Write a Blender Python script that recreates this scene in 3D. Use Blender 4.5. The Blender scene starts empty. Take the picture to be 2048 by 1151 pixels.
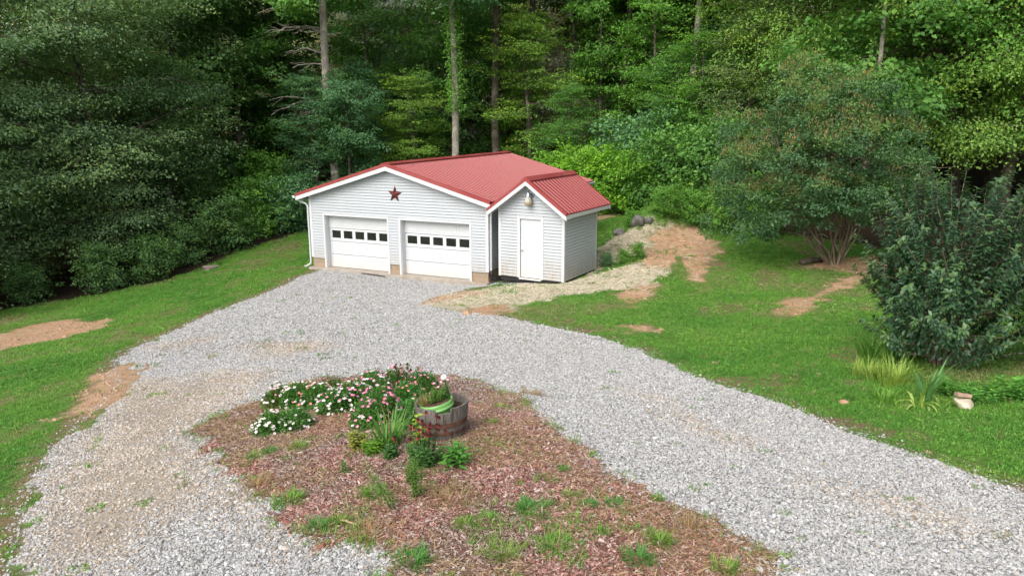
import bpy, math, random
import numpy as np
from mathutils import Vector, Matrix
R = math.radians
C = bpy.context.scene.collection
scene = bpy.context.scene

# ------------------------------------------------------------------ camera
F, PITCH, ROLL, H = 1501.0, 0.2217, -0.0024, 5.56
cam_d = bpy.data.cameras.new('camera'); cam = bpy.data.objects.new('camera', cam_d); C.objects.link(cam)
cam_d.sensor_width = 36; cam_d.lens = 36 * F / 2048; cam_d.clip_start = 0.1; cam_d.clip_end = 1000
fw = Vector((0, math.cos(PITCH), -math.sin(PITCH))); rt = Vector((1, 0, 0)); up = rt.cross(fw)
r2 = rt * math.cos(ROLL) + up * math.sin(ROLL); u2 = -rt * math.sin(ROLL) + up * math.cos(ROLL)
cam.matrix_world = Matrix(((r2.x, u2.x, -fw.x, 0), (r2.y, u2.y, -fw.y, 0), (r2.z, u2.z, -fw.z, H), (0, 0, 0, 1)))
scene.camera = cam

# ------------------------------------------------------------------ sky, sun, exposure (overcast)
SUN_EL, SUN_AZ = R(45), R(214)          # azimuth clockwise from +Y: behind the camera, to the left
w = bpy.data.worlds.new('World'); scene.world = w; w.use_nodes = True
nt = w.node_tree; bg = nt.nodes['Background']
sky = nt.nodes.new('ShaderNodeTexSky'); sky.sky_type = 'NISHITA'; sky.sun_disc = False
sky.sun_elevation = SUN_EL; sky.sun_rotation = SUN_AZ; sky.air_density = 1.0; sky.dust_density = 4.0; sky.ozone_density = 1.0
hs = nt.nodes.new('ShaderNodeHueSaturation'); hs.inputs['Saturation'].default_value = 0.4
nt.links.new(sky.outputs[0], hs.inputs['Color']); nt.links.new(hs.outputs[0], bg.inputs['Color'])
bg.inputs['Strength'].default_value = 0.15
sd = bpy.data.lights.new('sun', 'SUN'); sd.energy = 1.0; sd.angle = R(50); sd.color = (1.0, 0.965, 0.91)
sun = bpy.data.objects.new('sun', sd); C.objects.link(sun)
sdir = Vector((math.sin(SUN_AZ) * math.cos(SUN_EL), math.cos(SUN_AZ) * math.cos(SUN_EL), math.sin(SUN_EL)))
sun.rotation_euler = sdir.to_track_quat('Z', 'Y').to_euler()
scene.view_settings.view_transform = 'Standard'; scene.view_settings.look = 'None'
scene.view_settings.exposure = 0.72; scene.view_settings.gamma = 1.0
scene.cycles.max_bounces = 6; scene.cycles.transparent_max_bounces = 4
scene.cycles.use_denoising = True; scene.cycles.denoising_prefilter = 'ACCURATE'; scene.cycles.denoising_input_passes = 'RGB_ALBEDO_NORMAL'

# ------------------------------------------------------------------ material helpers
class N:
    def __init__(s, name):
        s.m = bpy.data.materials.new(name); s.m.use_nodes = True; s.t = s.m.node_tree
        s.b = s.t.nodes['Principled BSDF']; s.out = s.t.nodes['Material Output']
    def n(s, t, **k):
        o = s.t.nodes.new(t)
        for a, b in k.items(): setattr(o, a, b)
        return o
    def l(s, a, b): s.t.links.new(a, b)
    def setin(s, sock, v):
        if hasattr(v, 'is_linked') or isinstance(v, bpy.types.NodeSocket): s.l(v, sock)
        else: sock.default_value = (*v, 1) if isinstance(v, tuple) and len(v) == 3 and sock.type == 'RGBA' else v
    def tc(s, kind='Object', scale=None):
        o = s.n('ShaderNodeTexCoord').outputs[kind]
        if scale:
            mp = s.n('ShaderNodeMapping'); mp.inputs['Scale'].default_value = scale; s.l(o, mp.inputs[0]); o = mp.outputs[0]
        return o
    def noise(s, scale, detail=4, rough=0.6, vec=None, dist=0.0):
        o = s.n('ShaderNodeTexNoise'); o.inputs['Scale'].default_value = scale; o.inputs['Detail'].default_value = detail
        o.inputs['Roughness'].default_value = rough; o.inputs['Distortion'].default_value = dist
        s.l(vec if vec is not None else s.tc(), o.inputs['Vector']); return o.outputs[0]
    def vor(s, scale, vec=None, feature='F1'):
        o = s.n('ShaderNodeTexVoronoi', feature=feature); o.inputs['Scale'].default_value = scale
        s.l(vec if vec is not None else s.tc(), o.inputs['Vector']); return o
    def mix(s, f, a, b, mode='MIX'):
        o = s.n('ShaderNodeMix', data_type='RGBA', blend_type=mode)
        s.setin(o.inputs[0], f); s.setin(o.inputs[6], a); s.setin(o.inputs[7], b); return o.outputs[2]
    def ramp(s, f, stops):
        o = s.n('ShaderNodeValToRGB'); e = o.color_ramp.elements
        while len(e) < len(stops): e.new(0.5)
        for q, (p, c) in zip(e, stops): q.position = p; q.color = (*c, 1) if isinstance(c, tuple) else (c, c, c, 1)
        s.l(f, o.inputs[0]); return o.outputs[0]
    def math(s, op, a, b=0.0, clamp=False):
        o = s.n('ShaderNodeMath', operation=op, use_clamp=clamp); s.setin(o.inputs[0], a); s.setin(o.inputs[1], b); return o.outputs[0]
    def attr(s, name, kind='GEOMETRY'):
        return s.n('ShaderNodeAttribute', attribute_name=name, attribute_type=kind)
    def bump(s, h, strength=0.3, dist=0.02):
        o = s.n('ShaderNodeBump'); o.inputs['Strength'].default_value = strength; o.inputs['Distance'].default_value = dist
        s.l(h, o.inputs['Height']); s.l(o.outputs[0], s.b.inputs['Normal'])
    def fin(s, col, rough=0.6, spec=0.5, metal=0.0):
        s.setin(s.b.inputs['Base Color'], col); s.setin(s.b.inputs['Roughness'], rough)
        s.b.inputs['Specular IOR Level'].default_value = spec; s.b.inputs['Metallic'].default_value = metal
        return s.m

def speckled(name, a, b, scale=3.0, rough=0.6, spec=0.4, metal=0.0, bump=0.0, bscale=60, detail=5, lo=0.35, hi=0.65):
    m = N(name); c = m.ramp(m.noise(scale, detail), [(lo, a), (hi, b)])
    if bump: m.bump(m.noise(bscale, 3), bump, 0.01)
    return m.fin(c, rough, spec, metal)

def leaf_mat(name, trans=0.3, rough=0.55, spec=0.35):
    m = N(name); t = m.attr('tint').outputs['Fac']
    oi = m.n('ShaderNodeObjectInfo')
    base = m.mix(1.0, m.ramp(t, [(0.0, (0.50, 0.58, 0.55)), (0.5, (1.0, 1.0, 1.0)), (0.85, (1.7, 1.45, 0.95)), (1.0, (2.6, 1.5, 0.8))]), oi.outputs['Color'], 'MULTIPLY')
    bs = m.fin(base, rough, spec)
    tr = m.n('ShaderNodeBsdfTranslucent'); m.l(m.mix(1.0, base, (1.1, 1.25, 0.6), 'MULTIPLY'), tr.inputs[0])
    mx = m.n('ShaderNodeMixShader'); mx.inputs[0].default_value = trans
    m.l(m.b.outputs[0], mx.inputs[1]); m.l(tr.outputs[0], mx.inputs[2]); m.l(mx.outputs[0], m.out.inputs[0])
    return m.m

def bark_mat(name, a, b):
    m = N(name); v = m.tc(scale=(6, 6, 1.2)); n = m.noise(3.0, 8, 0.7, v, 0.4)
    lich = m.noise(1.3, 4, 0.6)
    c = m.mix(m.ramp(lich, [(0.5, 0.0), (0.62, 0.7)]), m.ramp(n, [(0.35, a), (0.65, b)]), tuple(min(1, x * 1.5 + .03) for x in b))
    m.bump(n, 0.8, 0.05); return m.fin(c, 0.9, 0.2)

M = {}
M['leaf'] = leaf_mat('leaf'); M['leaf_gloss'] = leaf_mat('glossy_leaf', 0.15, 0.36, 0.5)
M['bark'] = bark_mat('bark', (.04, .032, .025), (.14, .115, .09)); M['bark_pale'] = bark_mat('pale_bark', (.15, .13, .105), (.36, .33, .28))
M['bark_tan'] = bark_mat('smooth_tan_bark', (.11, .08, .055), (.27, .21, .15))
M['petal'] = (lambda m: m.fin(m.attr('col').outputs['Color'], 0.6, 0.2))(N('petal'))

# ------------------------------------------------------------------ noise, terrain
def hash2(ix, iy, seed):
    n = (ix.astype(np.int64) * 374761393 + iy.astype(np.int64) * 668265263 + seed * 1442695041) & 0x7fffffff
    n = ((n ^ (n >> 13)) * 1274126177) & 0x7fffffff
    return ((n ^ (n >> 16)) & 0xffff) / 65535.0
def vnoise(x, y, scale, seed=0, octs=3):
    s = np.zeros_like(np.asarray(x, float)); a = 1.0; tot = 0
    for o in range(octs):
        fx, fy = x / scale, y / scale; ix, iy = np.floor(fx), np.floor(fy); u, v = fx - ix, fy - iy
        u = u * u * (3 - 2 * u); v = v * v * (3 - 2 * v)
        s = s + a * ((hash2(ix, iy, seed + o) * (1 - u) + hash2(ix + 1, iy, seed + o) * u) * (1 - v) + (hash2(ix, iy + 1, seed + o) * (1 - u) + hash2(ix + 1, iy + 1, seed + o) * u) * v)
        tot += a; a *= 0.5; scale = scale / 2.1
    return s / tot
def sstep(a, b, x): t = np.clip((x - a) / (b - a), 0, 1); return t * t * (3 - 2 * t)

CP = np.array([  # X, Y, ground height
 (-8.2,28.9,-.10),(-.8,25.4,-.10),(-4.3,27,-.10),(-3.7,37.5,-.05),(3.2,34.3,.25),(1.6,24.0,.24),(2.9,26.3,.27),(.0,24.9,.15),(-9.0,24.9,-.12),
 (-4,24,0.02),(0,20,.42),(-4,18,.62),(0,15,1.0),(-2,12,1.35),(3,15,1.02),(-.8,8.6,1.92),(0,6,2.1),(-1.5,5,2.1),(2,8,1.85),(4,5,2.05),(-4,9.3,1.55),(-2.6,8.6,1.78),
 (-5.6,7.7,1.4),(-5.5,5,1.6),(-7.9,11.1,.8),(-12.6,18,-.15),(-16.1,23.1,-.8),(-16.5,26.3,-1.15),(-12.6,30.2,-.6),(-10.9,38,-.1),(-8.3,15.1,.6),(-8,20,.25),
 (.9,17.4,.68),(2.65,14.3,1.0),(4.1,10.3,1.5),(5.4,7.1,1.85),(9.2,12.9,1.6),(7.1,11.7,1.5),(10.6,24,.9),(7.4,26.6,.85),(7.0,32.5,1.25),(4.0,28.6,.42),(4.9,24.6,.8),(.6,22.9,.3),
 (7,18,.95),(13,18,1.2),(5.2,31,.95),
 (0,60,2.6),(-20,50,.5),(20,60,4),(-30,30,-2.2),(35,30,2.6),(30,12,2.6),(18,42,2.2),(-60,60,1.5),(60,60,6),(0,85,6),(-60,85,4),(60,85,9),(0,125,24),(-90,125,20),(90,125,26),(0,44,.8),(-9,46,.1),(10,42,1.5),
 (0,-15,2.8),(-25,-10,1),(25,-10,3),(-15,5,.4),(15,4,2.2),(0,2,2.3)], float)
def tps_k(r2): return 0.5 * r2 * np.log(r2 + 1e-9)
_n = len(CP); _d2 = ((CP[:, None, :2] - CP[None, :, :2]) ** 2).sum(-1)
_A = np.zeros((_n + 3, _n + 3)); _A[:_n, :_n] = tps_k(_d2) + np.eye(_n) * 1.5
_A[:_n, _n] = 1; _A[:_n, _n + 1:] = CP[:, :2]; _A[_n, :_n] = 1; _A[_n + 1:, :_n] = CP[:, :2].T
_w = np.linalg.solve(_A, np.concatenate([CP[:, 2], [0, 0, 0]]))
def hraw(x, y):
    x = np.asarray(x, float); y = np.asarray(y, float); z = _w[_n] + _w[_n + 1] * x + _w[_n + 2] * y
    for i in range(_n): z = z + _w[i] * tps_k((x - CP[i, 0]) ** 2 + (y - CP[i, 1]) ** 2)
    def bumpf(cx, cy, rx, ry, a, rot=0.0):
        c, s = math.cos(rot), math.sin(rot); dx, dy = x - cx, y - cy
        return a * np.exp(-(((dx * c + dy * s) / rx) ** 2 + ((-dx * s + dy * c) / ry) ** 2))
    z = z + bumpf(-.6, 8.0, 1.9, 1.7, .14) + bumpf(4.3, 24.0, 2.4, .6, .34, .35) + bumpf(6.0, 30.6, 1.9, 1.2, 1.15, .5) + bumpf(4.6, 28.6, 1.6, 1.0, .35, .6)
    z = z + (vnoise(x, y, 1.6, 5, 3) - .5) * .07 * sstep(3, 12, y) * (1 - .55 * sstep(24, 26, y) * sstep(3, -2, x) * sstep(-10, -7, x))
    z = z + (vnoise(x, y, .5, 15, 3) - .5) * .24 * np.exp(-(((x - 5.5) / 3.2) ** 2 + ((y - 28.5) / 4.5) ** 2))
    return z
def hgt(x, y): return float(hraw(np.array([x]), np.array([y]))[0])
def ray(px, py):
    d = fw + r2 * ((px - 1024) / F) - u2 * ((py - 575.5) / F); return d
_T = np.concatenate([np.arange(4, 40, .05), np.arange(40, 140, .3)])
def at(px, py):
    d = ray(px, py); X = d.x * _T; Y = d.y * _T; Z = H + d.z * _T; g = hraw(X, Y)
    i = np.argmax(Z <= g)
    if Z[i] > g[i]: i = len(_T) - 1
    if i > 0:
        a, b = Z[i - 1] - g[i - 1], Z[i] - g[i]; t = _T[i - 1] + (_T[i] - _T[i - 1]) * a / (a - b + 1e-9)
    else: t = _T[0]
    return (d.x * t, d.y * t)
def xat(px, Y, z=3.0):
    dep = Y * math.cos(PITCH) + (H - z) * math.sin(PITCH); return (px - 1024) / F * dep

GYAW = .4265; GX, GY = -7.705, 28.599
gc, gs = math.cos(GYAW), math.sin(GYAW)
def g2w(x, y): return (GX + x * gc + y * gs, GY - x * gs + y * gc)

def poly(pts):
    o = []
    for p in pts: o.append(p[1:] if p[0] == 'w' else at(*p))
    return np.array(o, float)
W_ = lambda x, y: ('w', x, y)
P_drive = poly([W_(*g2w(.3, .3)), (628, 545), (600, 553), (565, 573), (500, 598), (440, 620), (380, 648), (320, 675), (262, 700), (228, 722), (245, 762), (215, 800), (160, 850), (110, 905), (65, 985), (40, 1060), (20, 1151),
    W_(-5.6, 3), W_(-6, -12), W_(16, -12), W_(15, 0), W_(9.5, 4.4), (2048, 985), (1769, 890), (1673, 852), (1578, 813), (1482, 782), (1387, 751), (1291, 706), (1196, 674), (1100, 653), (1020, 636), (960, 627), (900, 621), (862, 613), (843, 606), (875, 592), (928, 580), (960, 573), (1000, 570), (1060, 568), (1115, 566), W_(*g2w(10.3, .4)), W_(*g2w(7, .5))])
P_bed = poly([(395, 862), (430, 832), (520, 800), (560, 775), (640, 757), (760, 748), (880, 752), (960, 762), (1040, 795), (1100, 840), (1160, 885), (1230, 945), (1330, 992), (1420, 1042), (1500, 1092), (1560, 1151), W_(1.9, 4.2), W_(-.6, 4.4), (790, 1140), (760, 1110), (700, 1090), (620, 1075), (560, 1040), (500, 990), (440, 930)])
P_dirt = [poly(p) for p in [
    [(-60, 668), (0, 668), (60, 652), (130, 641), (215, 642), (222, 650), (150, 668), (80, 684), (0, 698), (-60, 710)],
    [(262, 728), (250, 770), (200, 830), (160, 848), (150, 825), (185, 790), (205, 755), (225, 735)],
    [(1310, 455), (1350, 450), (1395, 462), (1440, 500), (1425, 512), (1405, 540), (1395, 560), (1380, 550), (1370, 528), (1345, 505), (1350, 520), (1335, 540), (1290, 530), (1290, 500), (1310, 480)],
    [(1225, 588), (1290, 570), (1308, 575), (1280, 600), (1262, 612), (1245, 595)],
    [(1715, 552), (1718, 562), (1680, 577), (1640, 596), (1592, 628), (1560, 634), (1600, 604), (1565, 606), (1580, 599), (1625, 592), (1660, 574), (1690, 560)],
    [(1620, 535), (1650, 520), (1740, 515), (1790, 530), (1740, 548), (1690, 542)],
    [(1195, 425), (1222, 425), (1225, 432), (1200, 437)], [(1270, 652), (1310, 654), (1312, 660), (1272, 662)],
    [(840, 610), (875, 590), (930, 582), (990, 584), (930, 592), (880, 606)], [(930, 622), (985, 610), (1010, 614), (985, 630), (940, 630)]]]
P_straw = [poly(p) for p in [
    [(1180, 552), (1192, 500), (1240, 470), (1270, 455), (1305, 446), (1340, 450), (1355, 458), (1320, 478), (1298, 495), (1290, 510), (1250, 512), (1215, 530)],
    [(985, 628), (900, 618), (850, 608), (880, 596), (935, 584), (1000, 574), (1080, 568), (1130, 566), (1200, 548), (1250, 536), (1295, 526), (1340, 534), (1325, 550), (1300, 565), (1260, 580), (1215, 580), (1150, 590), (1050, 606)]]]
P_woods = poly([W_(-70, 20), W_(-30, 20), W_(-20, 26.2), (0, 622), (100, 606), (220, 585), (330, 562), (400, 540), (470, 508), (560, 478), (606, 462), W_(-9, 44), W_(-3, 45), (1020, 400), W_(4.5, 39), (1215, 424), (1260, 432), (1330, 438), (1430, 440), (1480, 462), (1560, 468), (1620, 476), (1690, 488), (1760, 498), (1850, 515), W_(17, 20), W_(26, 12), W_(60, 8), W_(120, 10), W_(120, 200), W_(-120, 200), W_(-120, 20)])
P_tan = [poly(p) for p in [
    [(250, 760), (520, 770), (470, 830), (400, 860), (440, 940), (560, 1040), (640, 1080), (560, 1110), (470, 1050), (400, 1000), (330, 1040), (240, 1151), (10, 1151), (60, 980), (120, 900)],
    [(500, 690), (640, 680), (660, 700), (540, 712)], [(400, 750), (560, 745), (500, 775), (420, 780)], [(300, 695), (420, 672), (410, 684), (330, 705)],
    [(1230, 770), (1330, 790), (1420, 850), (1480, 880), (1440, 880), (1340, 830)], [(1600, 960), (1850, 1010), (1980, 1060), (1900, 1060), (1750, 1010)]]]
def sdist(P, x, y):   # signed distance, positive inside
    x = np.asarray(x, float); y = np.asarray(y, float); d = np.full(x.shape, 1e9); ins = np.zeros(x.shape, bool)
    for i in range(len(P)):
        (ax, ay), (bx, by) = P[i], P[(i + 1) % len(P)]
        ex, ey = bx - ax, by - ay; t = np.clip(((x - ax) * ex + (y - ay) * ey) / (ex * ex + ey * ey + 1e-12), 0, 1)
        d = np.minimum(d, (x - ax - t * ex) ** 2 + (y - ay - t * ey) ** 2)
        if ay != by:
            c = ((ay > y) != (by > y)) & (x < ex * (y - ay) / (by - ay) + ax); ins ^= c
    return np.where(ins, 1, -1) * np.sqrt(d)
def masks(x, y):
    n1 = vnoise(x, y, .55, 11, 3) - .5; n2 = vnoise(x, y, .16, 21, 2) - .5; n3 = vnoise(x, y, 2.5, 31, 2) - .5
    e = n1 * .55 + n2 * .25
    sd_dr = sdist(P_drive, x, y); sd_bed = sdist(P_bed, x, y)
    leftish = sstep(-1, -5, x) * sstep(24, 17, y)
    drive = sstep(-.05, .05, sd_dr + e * (.35 + .9 * leftish))
    bed = sstep(-.12, .12, sd_bed + e * .8)
    sdd = np.max([sdist(p, x, y) for p in P_dirt], axis=0); dirt = sstep(-.1, .12, sdd + e * 1.5 + .12)
    sds = np.max([sdist(p, x, y) for p in P_straw], axis=0); straw = sstep(-.1, .15, sds + e * 1.3 + .15)
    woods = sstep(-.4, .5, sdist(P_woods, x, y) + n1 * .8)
    tan = sstep(-.5, .7, np.max([sdist(p, x, y) for p in P_tan], axis=0) + n3 * .8 + n1 * .4)
    worn = sstep(.55, 0, np.abs(sd_dr + .12 + n3 * .2)) * (0.45 + .55 * sstep(0, -4, x)) + .8 * sstep(-.6, .1, sdd + e) + sstep(.58, .72, vnoise(x, y, 1.3, 77, 3)) * .7
    worn = np.clip(worn, 0, 1)
    straw = straw * (1 - dirt * .8); drive = drive * (1 - np.clip(dirt * 1.0, 0, 1) * (x < -4)) * (1 - bed)
    return dict(g=drive, m=bed * (1 - drive), d=dirt, s=straw, f=woods, t=tan, w=worn)

def mesh_np(name, V, Fc, smooth=False, attrs=None, mats=None):
    me = bpy.data.meshes.new(name); V = np.asarray(V, np.float32); Fc = np.asarray(Fc, np.int32); k = Fc.shape[1]
    me.vertices.add(len(V)); me.vertices.foreach_set('co', V.ravel()); me.loops.add(Fc.size); me.loops.foreach_set('vertex_index', Fc.ravel())
    me.polygons.add(len(Fc)); me.polygons.foreach_set('loop_start', np.arange(0, Fc.size, k, dtype=np.int32))
    me.polygons.foreach_set('use_smooth', np.full(len(Fc), smooth))
    for an, (tp, arr) in (attrs or {}).items():
        a = me.attributes.new(an, tp, 'POINT')
        a.data.foreach_set({'FLOAT': 'value', 'FLOAT_COLOR': 'color', 'FLOAT_VECTOR': 'vector', 'INT': 'value'}[tp], np.ascontiguousarray(arr).ravel())
    for m in mats or []: me.materials.append(m)
    me.update(calc_edges=True); return me

def tag(o, label=None, cat=None, group=None, kind=None):
    if label: o['label'] = label
    if cat: o['category'] = cat
    if group: o['group'] = group
    if kind: o['kind'] = kind
    elif cat: o['kind'] = 'thing'
    return o
def link(name, me, parent=None, color=None):
    o = bpy.data.objects.new(name, me); C.objects.link(o)
    if parent is not None: o.parent = parent
    if color: o.color = (*color, 1)
    return o
def empty(name, loc=(0, 0, 0), rz=0.0, label=None, cat=None, group=None):
    o = bpy.data.objects.new(name, None); C.objects.link(o); o.location = loc; o.rotation_euler = (0, 0, rz); o.empty_display_size = .2
    return tag(o, label, cat, group)

# ground material
def ground_material():
    m = N('ground'); A = lambda k: m.attr(k).outputs['Fac']; oc = m.tc('Object')
    fine = m.noise(45, 5, .7, oc); mid = m.noise(4, 5, .65, oc); big = m.noise(.6, 4, .6, oc)
    lawn = m.mix(m.ramp(fine, [(.35, 0.0), (.7, 1.0)]), (.045, .12, .02), (.12, .25, .04))
    lawn = m.mix(m.ramp(big, [(.4, 0.0), (.65, .5)]), lawn, (.12, .16, .035))
    worn = m.mix(m.ramp(fine, [(.4, 0.0), (.65, 1.0)]), (.10, .075, .04), (.27, .20, .11))
    dirt = m.mix(m.ramp(mid, [(.35, 0.0), (.7, 1.0)]), (.33, .20, .115), (.50, .36, .235))
    dirt = m.mix(m.ramp(fine, [(.3, .55), (.55, 0.0)]), dirt, (.20, .12, .07))
    dirt = m.mix(m.ramp(m.noise(1.1, 4, .6, oc), [(.52, 0.0), (.64, .6)]), dirt, (.46, .24, .13))
    straw = m.mix(m.ramp(m.noise(70, 3, .6, m.tc(scale=(1, .35, 1))), [(.38, 0.0), (.62, 1.0)]), (.26, .21, .14), (.62, .56, .42))
    mulch = m.mix(m.ramp(m.noise(30, 4, .7, oc), [(.38, 0.0), (.66, 1.0)]), (.085, .05, .038), (.28, .17, .13))
    mulch = m.mix(m.ramp(m.noise(1.8, 4, .6, oc), [(.46, 0.0), (.6, .65)]), mulch, (.26, .185, .11))
    vo = m.vor(32, oc); vcol = m.n('ShaderNodeSeparateColor'); m.l(vo.outputs['Color'], vcol.inputs[0])
    grav = m.ramp(vcol.outputs[0], [(0.0, .20), (.5, .42), (1.0, .66)])
    grav = m.mix(m.ramp(vo.outputs['Distance'], [(.3, 0.0), (.62, .8)]), grav, (.12, .115, .105))
    tan = m.mix(m.ramp(fine, [(.35, 0.0), (.65, 1.0)]), (.27, .21, .15), (.47, .40, .32))
    grav = m.mix(m.math('MULTIPLY', A('t'), m.ramp(mid, [(.3, .4), (.6, .9)])), grav, tan)
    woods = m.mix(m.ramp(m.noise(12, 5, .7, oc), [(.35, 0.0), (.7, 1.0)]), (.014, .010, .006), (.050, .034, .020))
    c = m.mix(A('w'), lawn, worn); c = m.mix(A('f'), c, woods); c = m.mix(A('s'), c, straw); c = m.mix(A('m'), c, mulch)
    c = m.mix(A('g'), c, grav); c = m.mix(A('d'), c, dirt)
    m.bump(m.math('ADD', fine, m.math('MULTIPLY', mid, 1.5)), .55, .03)
    return m.fin(c, .95, .15)
M['ground'] = ground_material()

def axis(parts):
    o = [parts[0][0]]
    for a, b, s in parts:
        n = max(1, int(round((b - a) / s))); o += list(np.linspace(a, b, n + 1)[1:])
    return np.array(o)
gx = axis([(-120, -40, 8), (-40, -20, 1.0), (-20, -10, .2), (-10, 8, .085), (8, 15, .14), (15, 30, .6), (30, 120, 8)])
gy = axis([(-20, 0, 2), (0, 4, .4), (4, 12, .07), (12, 22, .12), (22, 40, .18), (40, 60, 1.0), (60, 160, 6)])
XX, YY = np.meshgrid(gx, gy); ZZ = hraw(XX, YY); MK = masks(XX.ravel(), YY.ravel())
VV = np.stack([XX.ravel(), YY.ravel(), ZZ.ravel()], 1)
ny, nx = XX.shape; idx = np.arange(ny * nx).reshape(ny, nx)
FF = np.stack([idx[:-1, :-1], idx[:-1, 1:], idx[1:, 1:], idx[1:, :-1]], -1).reshape(-1, 4)
fm = {k: v[FF].mean(1) for k, v in MK.items()}
cls = np.zeros(len(FF), int)
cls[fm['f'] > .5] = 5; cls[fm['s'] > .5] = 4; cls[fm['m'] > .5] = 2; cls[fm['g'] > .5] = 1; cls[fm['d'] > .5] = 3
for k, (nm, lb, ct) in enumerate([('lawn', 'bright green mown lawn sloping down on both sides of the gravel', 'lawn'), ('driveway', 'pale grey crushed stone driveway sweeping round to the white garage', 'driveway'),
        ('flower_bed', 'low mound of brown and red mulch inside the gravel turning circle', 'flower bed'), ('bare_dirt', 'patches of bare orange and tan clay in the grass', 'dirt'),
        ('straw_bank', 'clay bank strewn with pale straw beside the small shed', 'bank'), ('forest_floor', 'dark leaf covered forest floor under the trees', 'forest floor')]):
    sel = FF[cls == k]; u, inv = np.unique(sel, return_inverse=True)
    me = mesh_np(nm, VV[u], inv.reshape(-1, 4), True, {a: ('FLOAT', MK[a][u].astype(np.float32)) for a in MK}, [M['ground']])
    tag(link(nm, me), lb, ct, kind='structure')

# ------------------------------------------------------------------ mesh builder
class MB:
    def __init__(s): s.v = []; s.f = []
    def add(s, vs, fs): b = len(s.v); s.v += [tuple(p) for p in vs]; s.f += [tuple(b + i for i in f) for f in fs]; return s
    def box(s, x0, x1, y0, y1, z0, z1):
        return s.add([(x0, y0, z0), (x1, y0, z0), (x1, y1, z0), (x0, y1, z0), (x0, y0, z1), (x1, y0, z1), (x1, y1, z1), (x0, y1, z1)],
                     [(0, 3, 2, 1), (4, 5, 6, 7), (0, 1, 5, 4), (1, 2, 6, 5), (2, 3, 7, 6), (3, 0, 4, 7)])
    def prism(s, pts, y0, y1):      # polygon in xz extruded along y
        n = len(pts); return s.add([(x, y0, z) for x, z in pts] + [(x, y1, z) for x, z in pts],
            [tuple(range(n)), tuple(range(2 * n - 1, n - 1, -1))] + [(i, i + n, (i + 1) % n + n, (i + 1) % n) for i in range(n)])
    def tube(s, path, rads, n=8, cap=True):
        path = [Vector(p) for p in path]; b = len(s.v); m = len(path)
        if not hasattr(rads, '__len__'): rads = [rads] * m
        ref = Vector((0.37, 0.21, 0.9)) if abs((path[-1] - path[0]).normalized().z) < .9 else Vector((1, 0.1, 0))
        for i, p in enumerate(path):
            t = (path[min(i + 1, m - 1)] - path[max(i - 1, 0)]).normalized(); a = t.cross(ref).normalized(); c = t.cross(a)
            for k in range(n):
                th = 2 * math.pi * k / n; s.v.append(tuple(p + (a * math.cos(th) + c * math.sin(th)) * rads[i]))
        for i in range(m - 1):
            for k in range(n): s.f.append((b + i * n + k, b + i * n + (k + 1) % n, b + (i + 1) * n + (k + 1) % n, b + (i + 1) * n + k))
        if cap: s.f.append(tuple(b + k for k in range(n))[::-1]); s.f.append(tuple(b + (m - 1) * n + k for k in range(n)))
        return s
    def lathe(s, prof, n=24, z0=0.0, cx=0.0, cy=0.0):
        b = len(s.v); m = len(prof)
        for r, z in prof:
            for k in range(n): th = 2 * math.pi * k / n; s.v.append((cx + r * math.cos(th), cy + r * math.sin(th), z + z0))
        for i in range(m - 1):
            for k in range(n): s.f.append((b + i * n + k, b + i * n + (k + 1) % n, b + (i + 1) * n + (k + 1) % n, b + (i + 1) * n + k))
        return s
    def build(s, name, mat, parent=None, smooth=False, bevel=0.0, color=None):
        me = bpy.data.meshes.new(name); me.from_pydata(s.v, [], s.f); me.materials.append(mat)
        if smooth: me.polygons.foreach_set('use_smooth', [True] * len(me.polygons))
        me.update(); o = link(name, me, parent, color)
        if bevel:
            md = o.modifiers.new('bevel', 'BEVEL'); md.width = bevel; md.segments = 2; md.limit_method = 'ANGLE'
        return o

# ------------------------------------------------------------------ building materials
def siding_mat():
    m = N('vinyl_siding'); n = m.noise(1.2, 5, .6); st = m.noise(5, 5, .7, m.tc(scale=(2.2, 2.2, .35)))
    c = m.mix(m.ramp(n, [(.35, 0.0), (.7, .6)]), (.50, .53, .555), (.44, .465, .485))
    sp = m.n('ShaderNodeSeparateXYZ'); m.l(m.tc(), sp.inputs[0])
    low = m.math('MULTIPLY', m.ramp(sp.outputs[2], [(.15, 1.0), (.9, 0.0)]), m.ramp(st, [(.38, .15), (.62, .8)]))
    c = m.mix(low, c, (.40, .33, .24)); return m.fin(c, .5, .35)
def white_mat(name, dirty=.35):
    m = N(name); st = m.noise(3, 5, .7); sp = m.n('ShaderNodeSeparateXYZ'); m.l(m.tc(), sp.inputs[0])
    low = m.math('MULTIPLY', m.ramp(sp.outputs[2], [(.0, 1.0), (.5, 0.0)]), m.ramp(st, [(.35, dirty * .4), (.65, dirty)]))
    c = m.mix(m.ramp(st, [(.4, 0.0), (.75, .35)]), (.62, .64, .65), (.56, .575, .585)); c = m.mix(low, c, (.66, .52, .36)); return m.fin(c, .42, .4)
def roof_mat(name='red_metal_roof'):
    m = N(name); n = m.noise(1.0, 6, .65); sp = m.vor(1.5, None)
    c = m.mix(m.ramp(n, [(.38, 0.0), (.68, .55)]), (.29, .042, .043), (.38, .095, .090))
    c = m.mix(m.ramp(sp.outputs['Distance'], [(.07, .85), (.10, 0.0)]), c, (.10, .03, .02))
    return m.fin(c, m.ramp(n, [(.3, .34), (.7, .5)]), .5)
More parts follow.
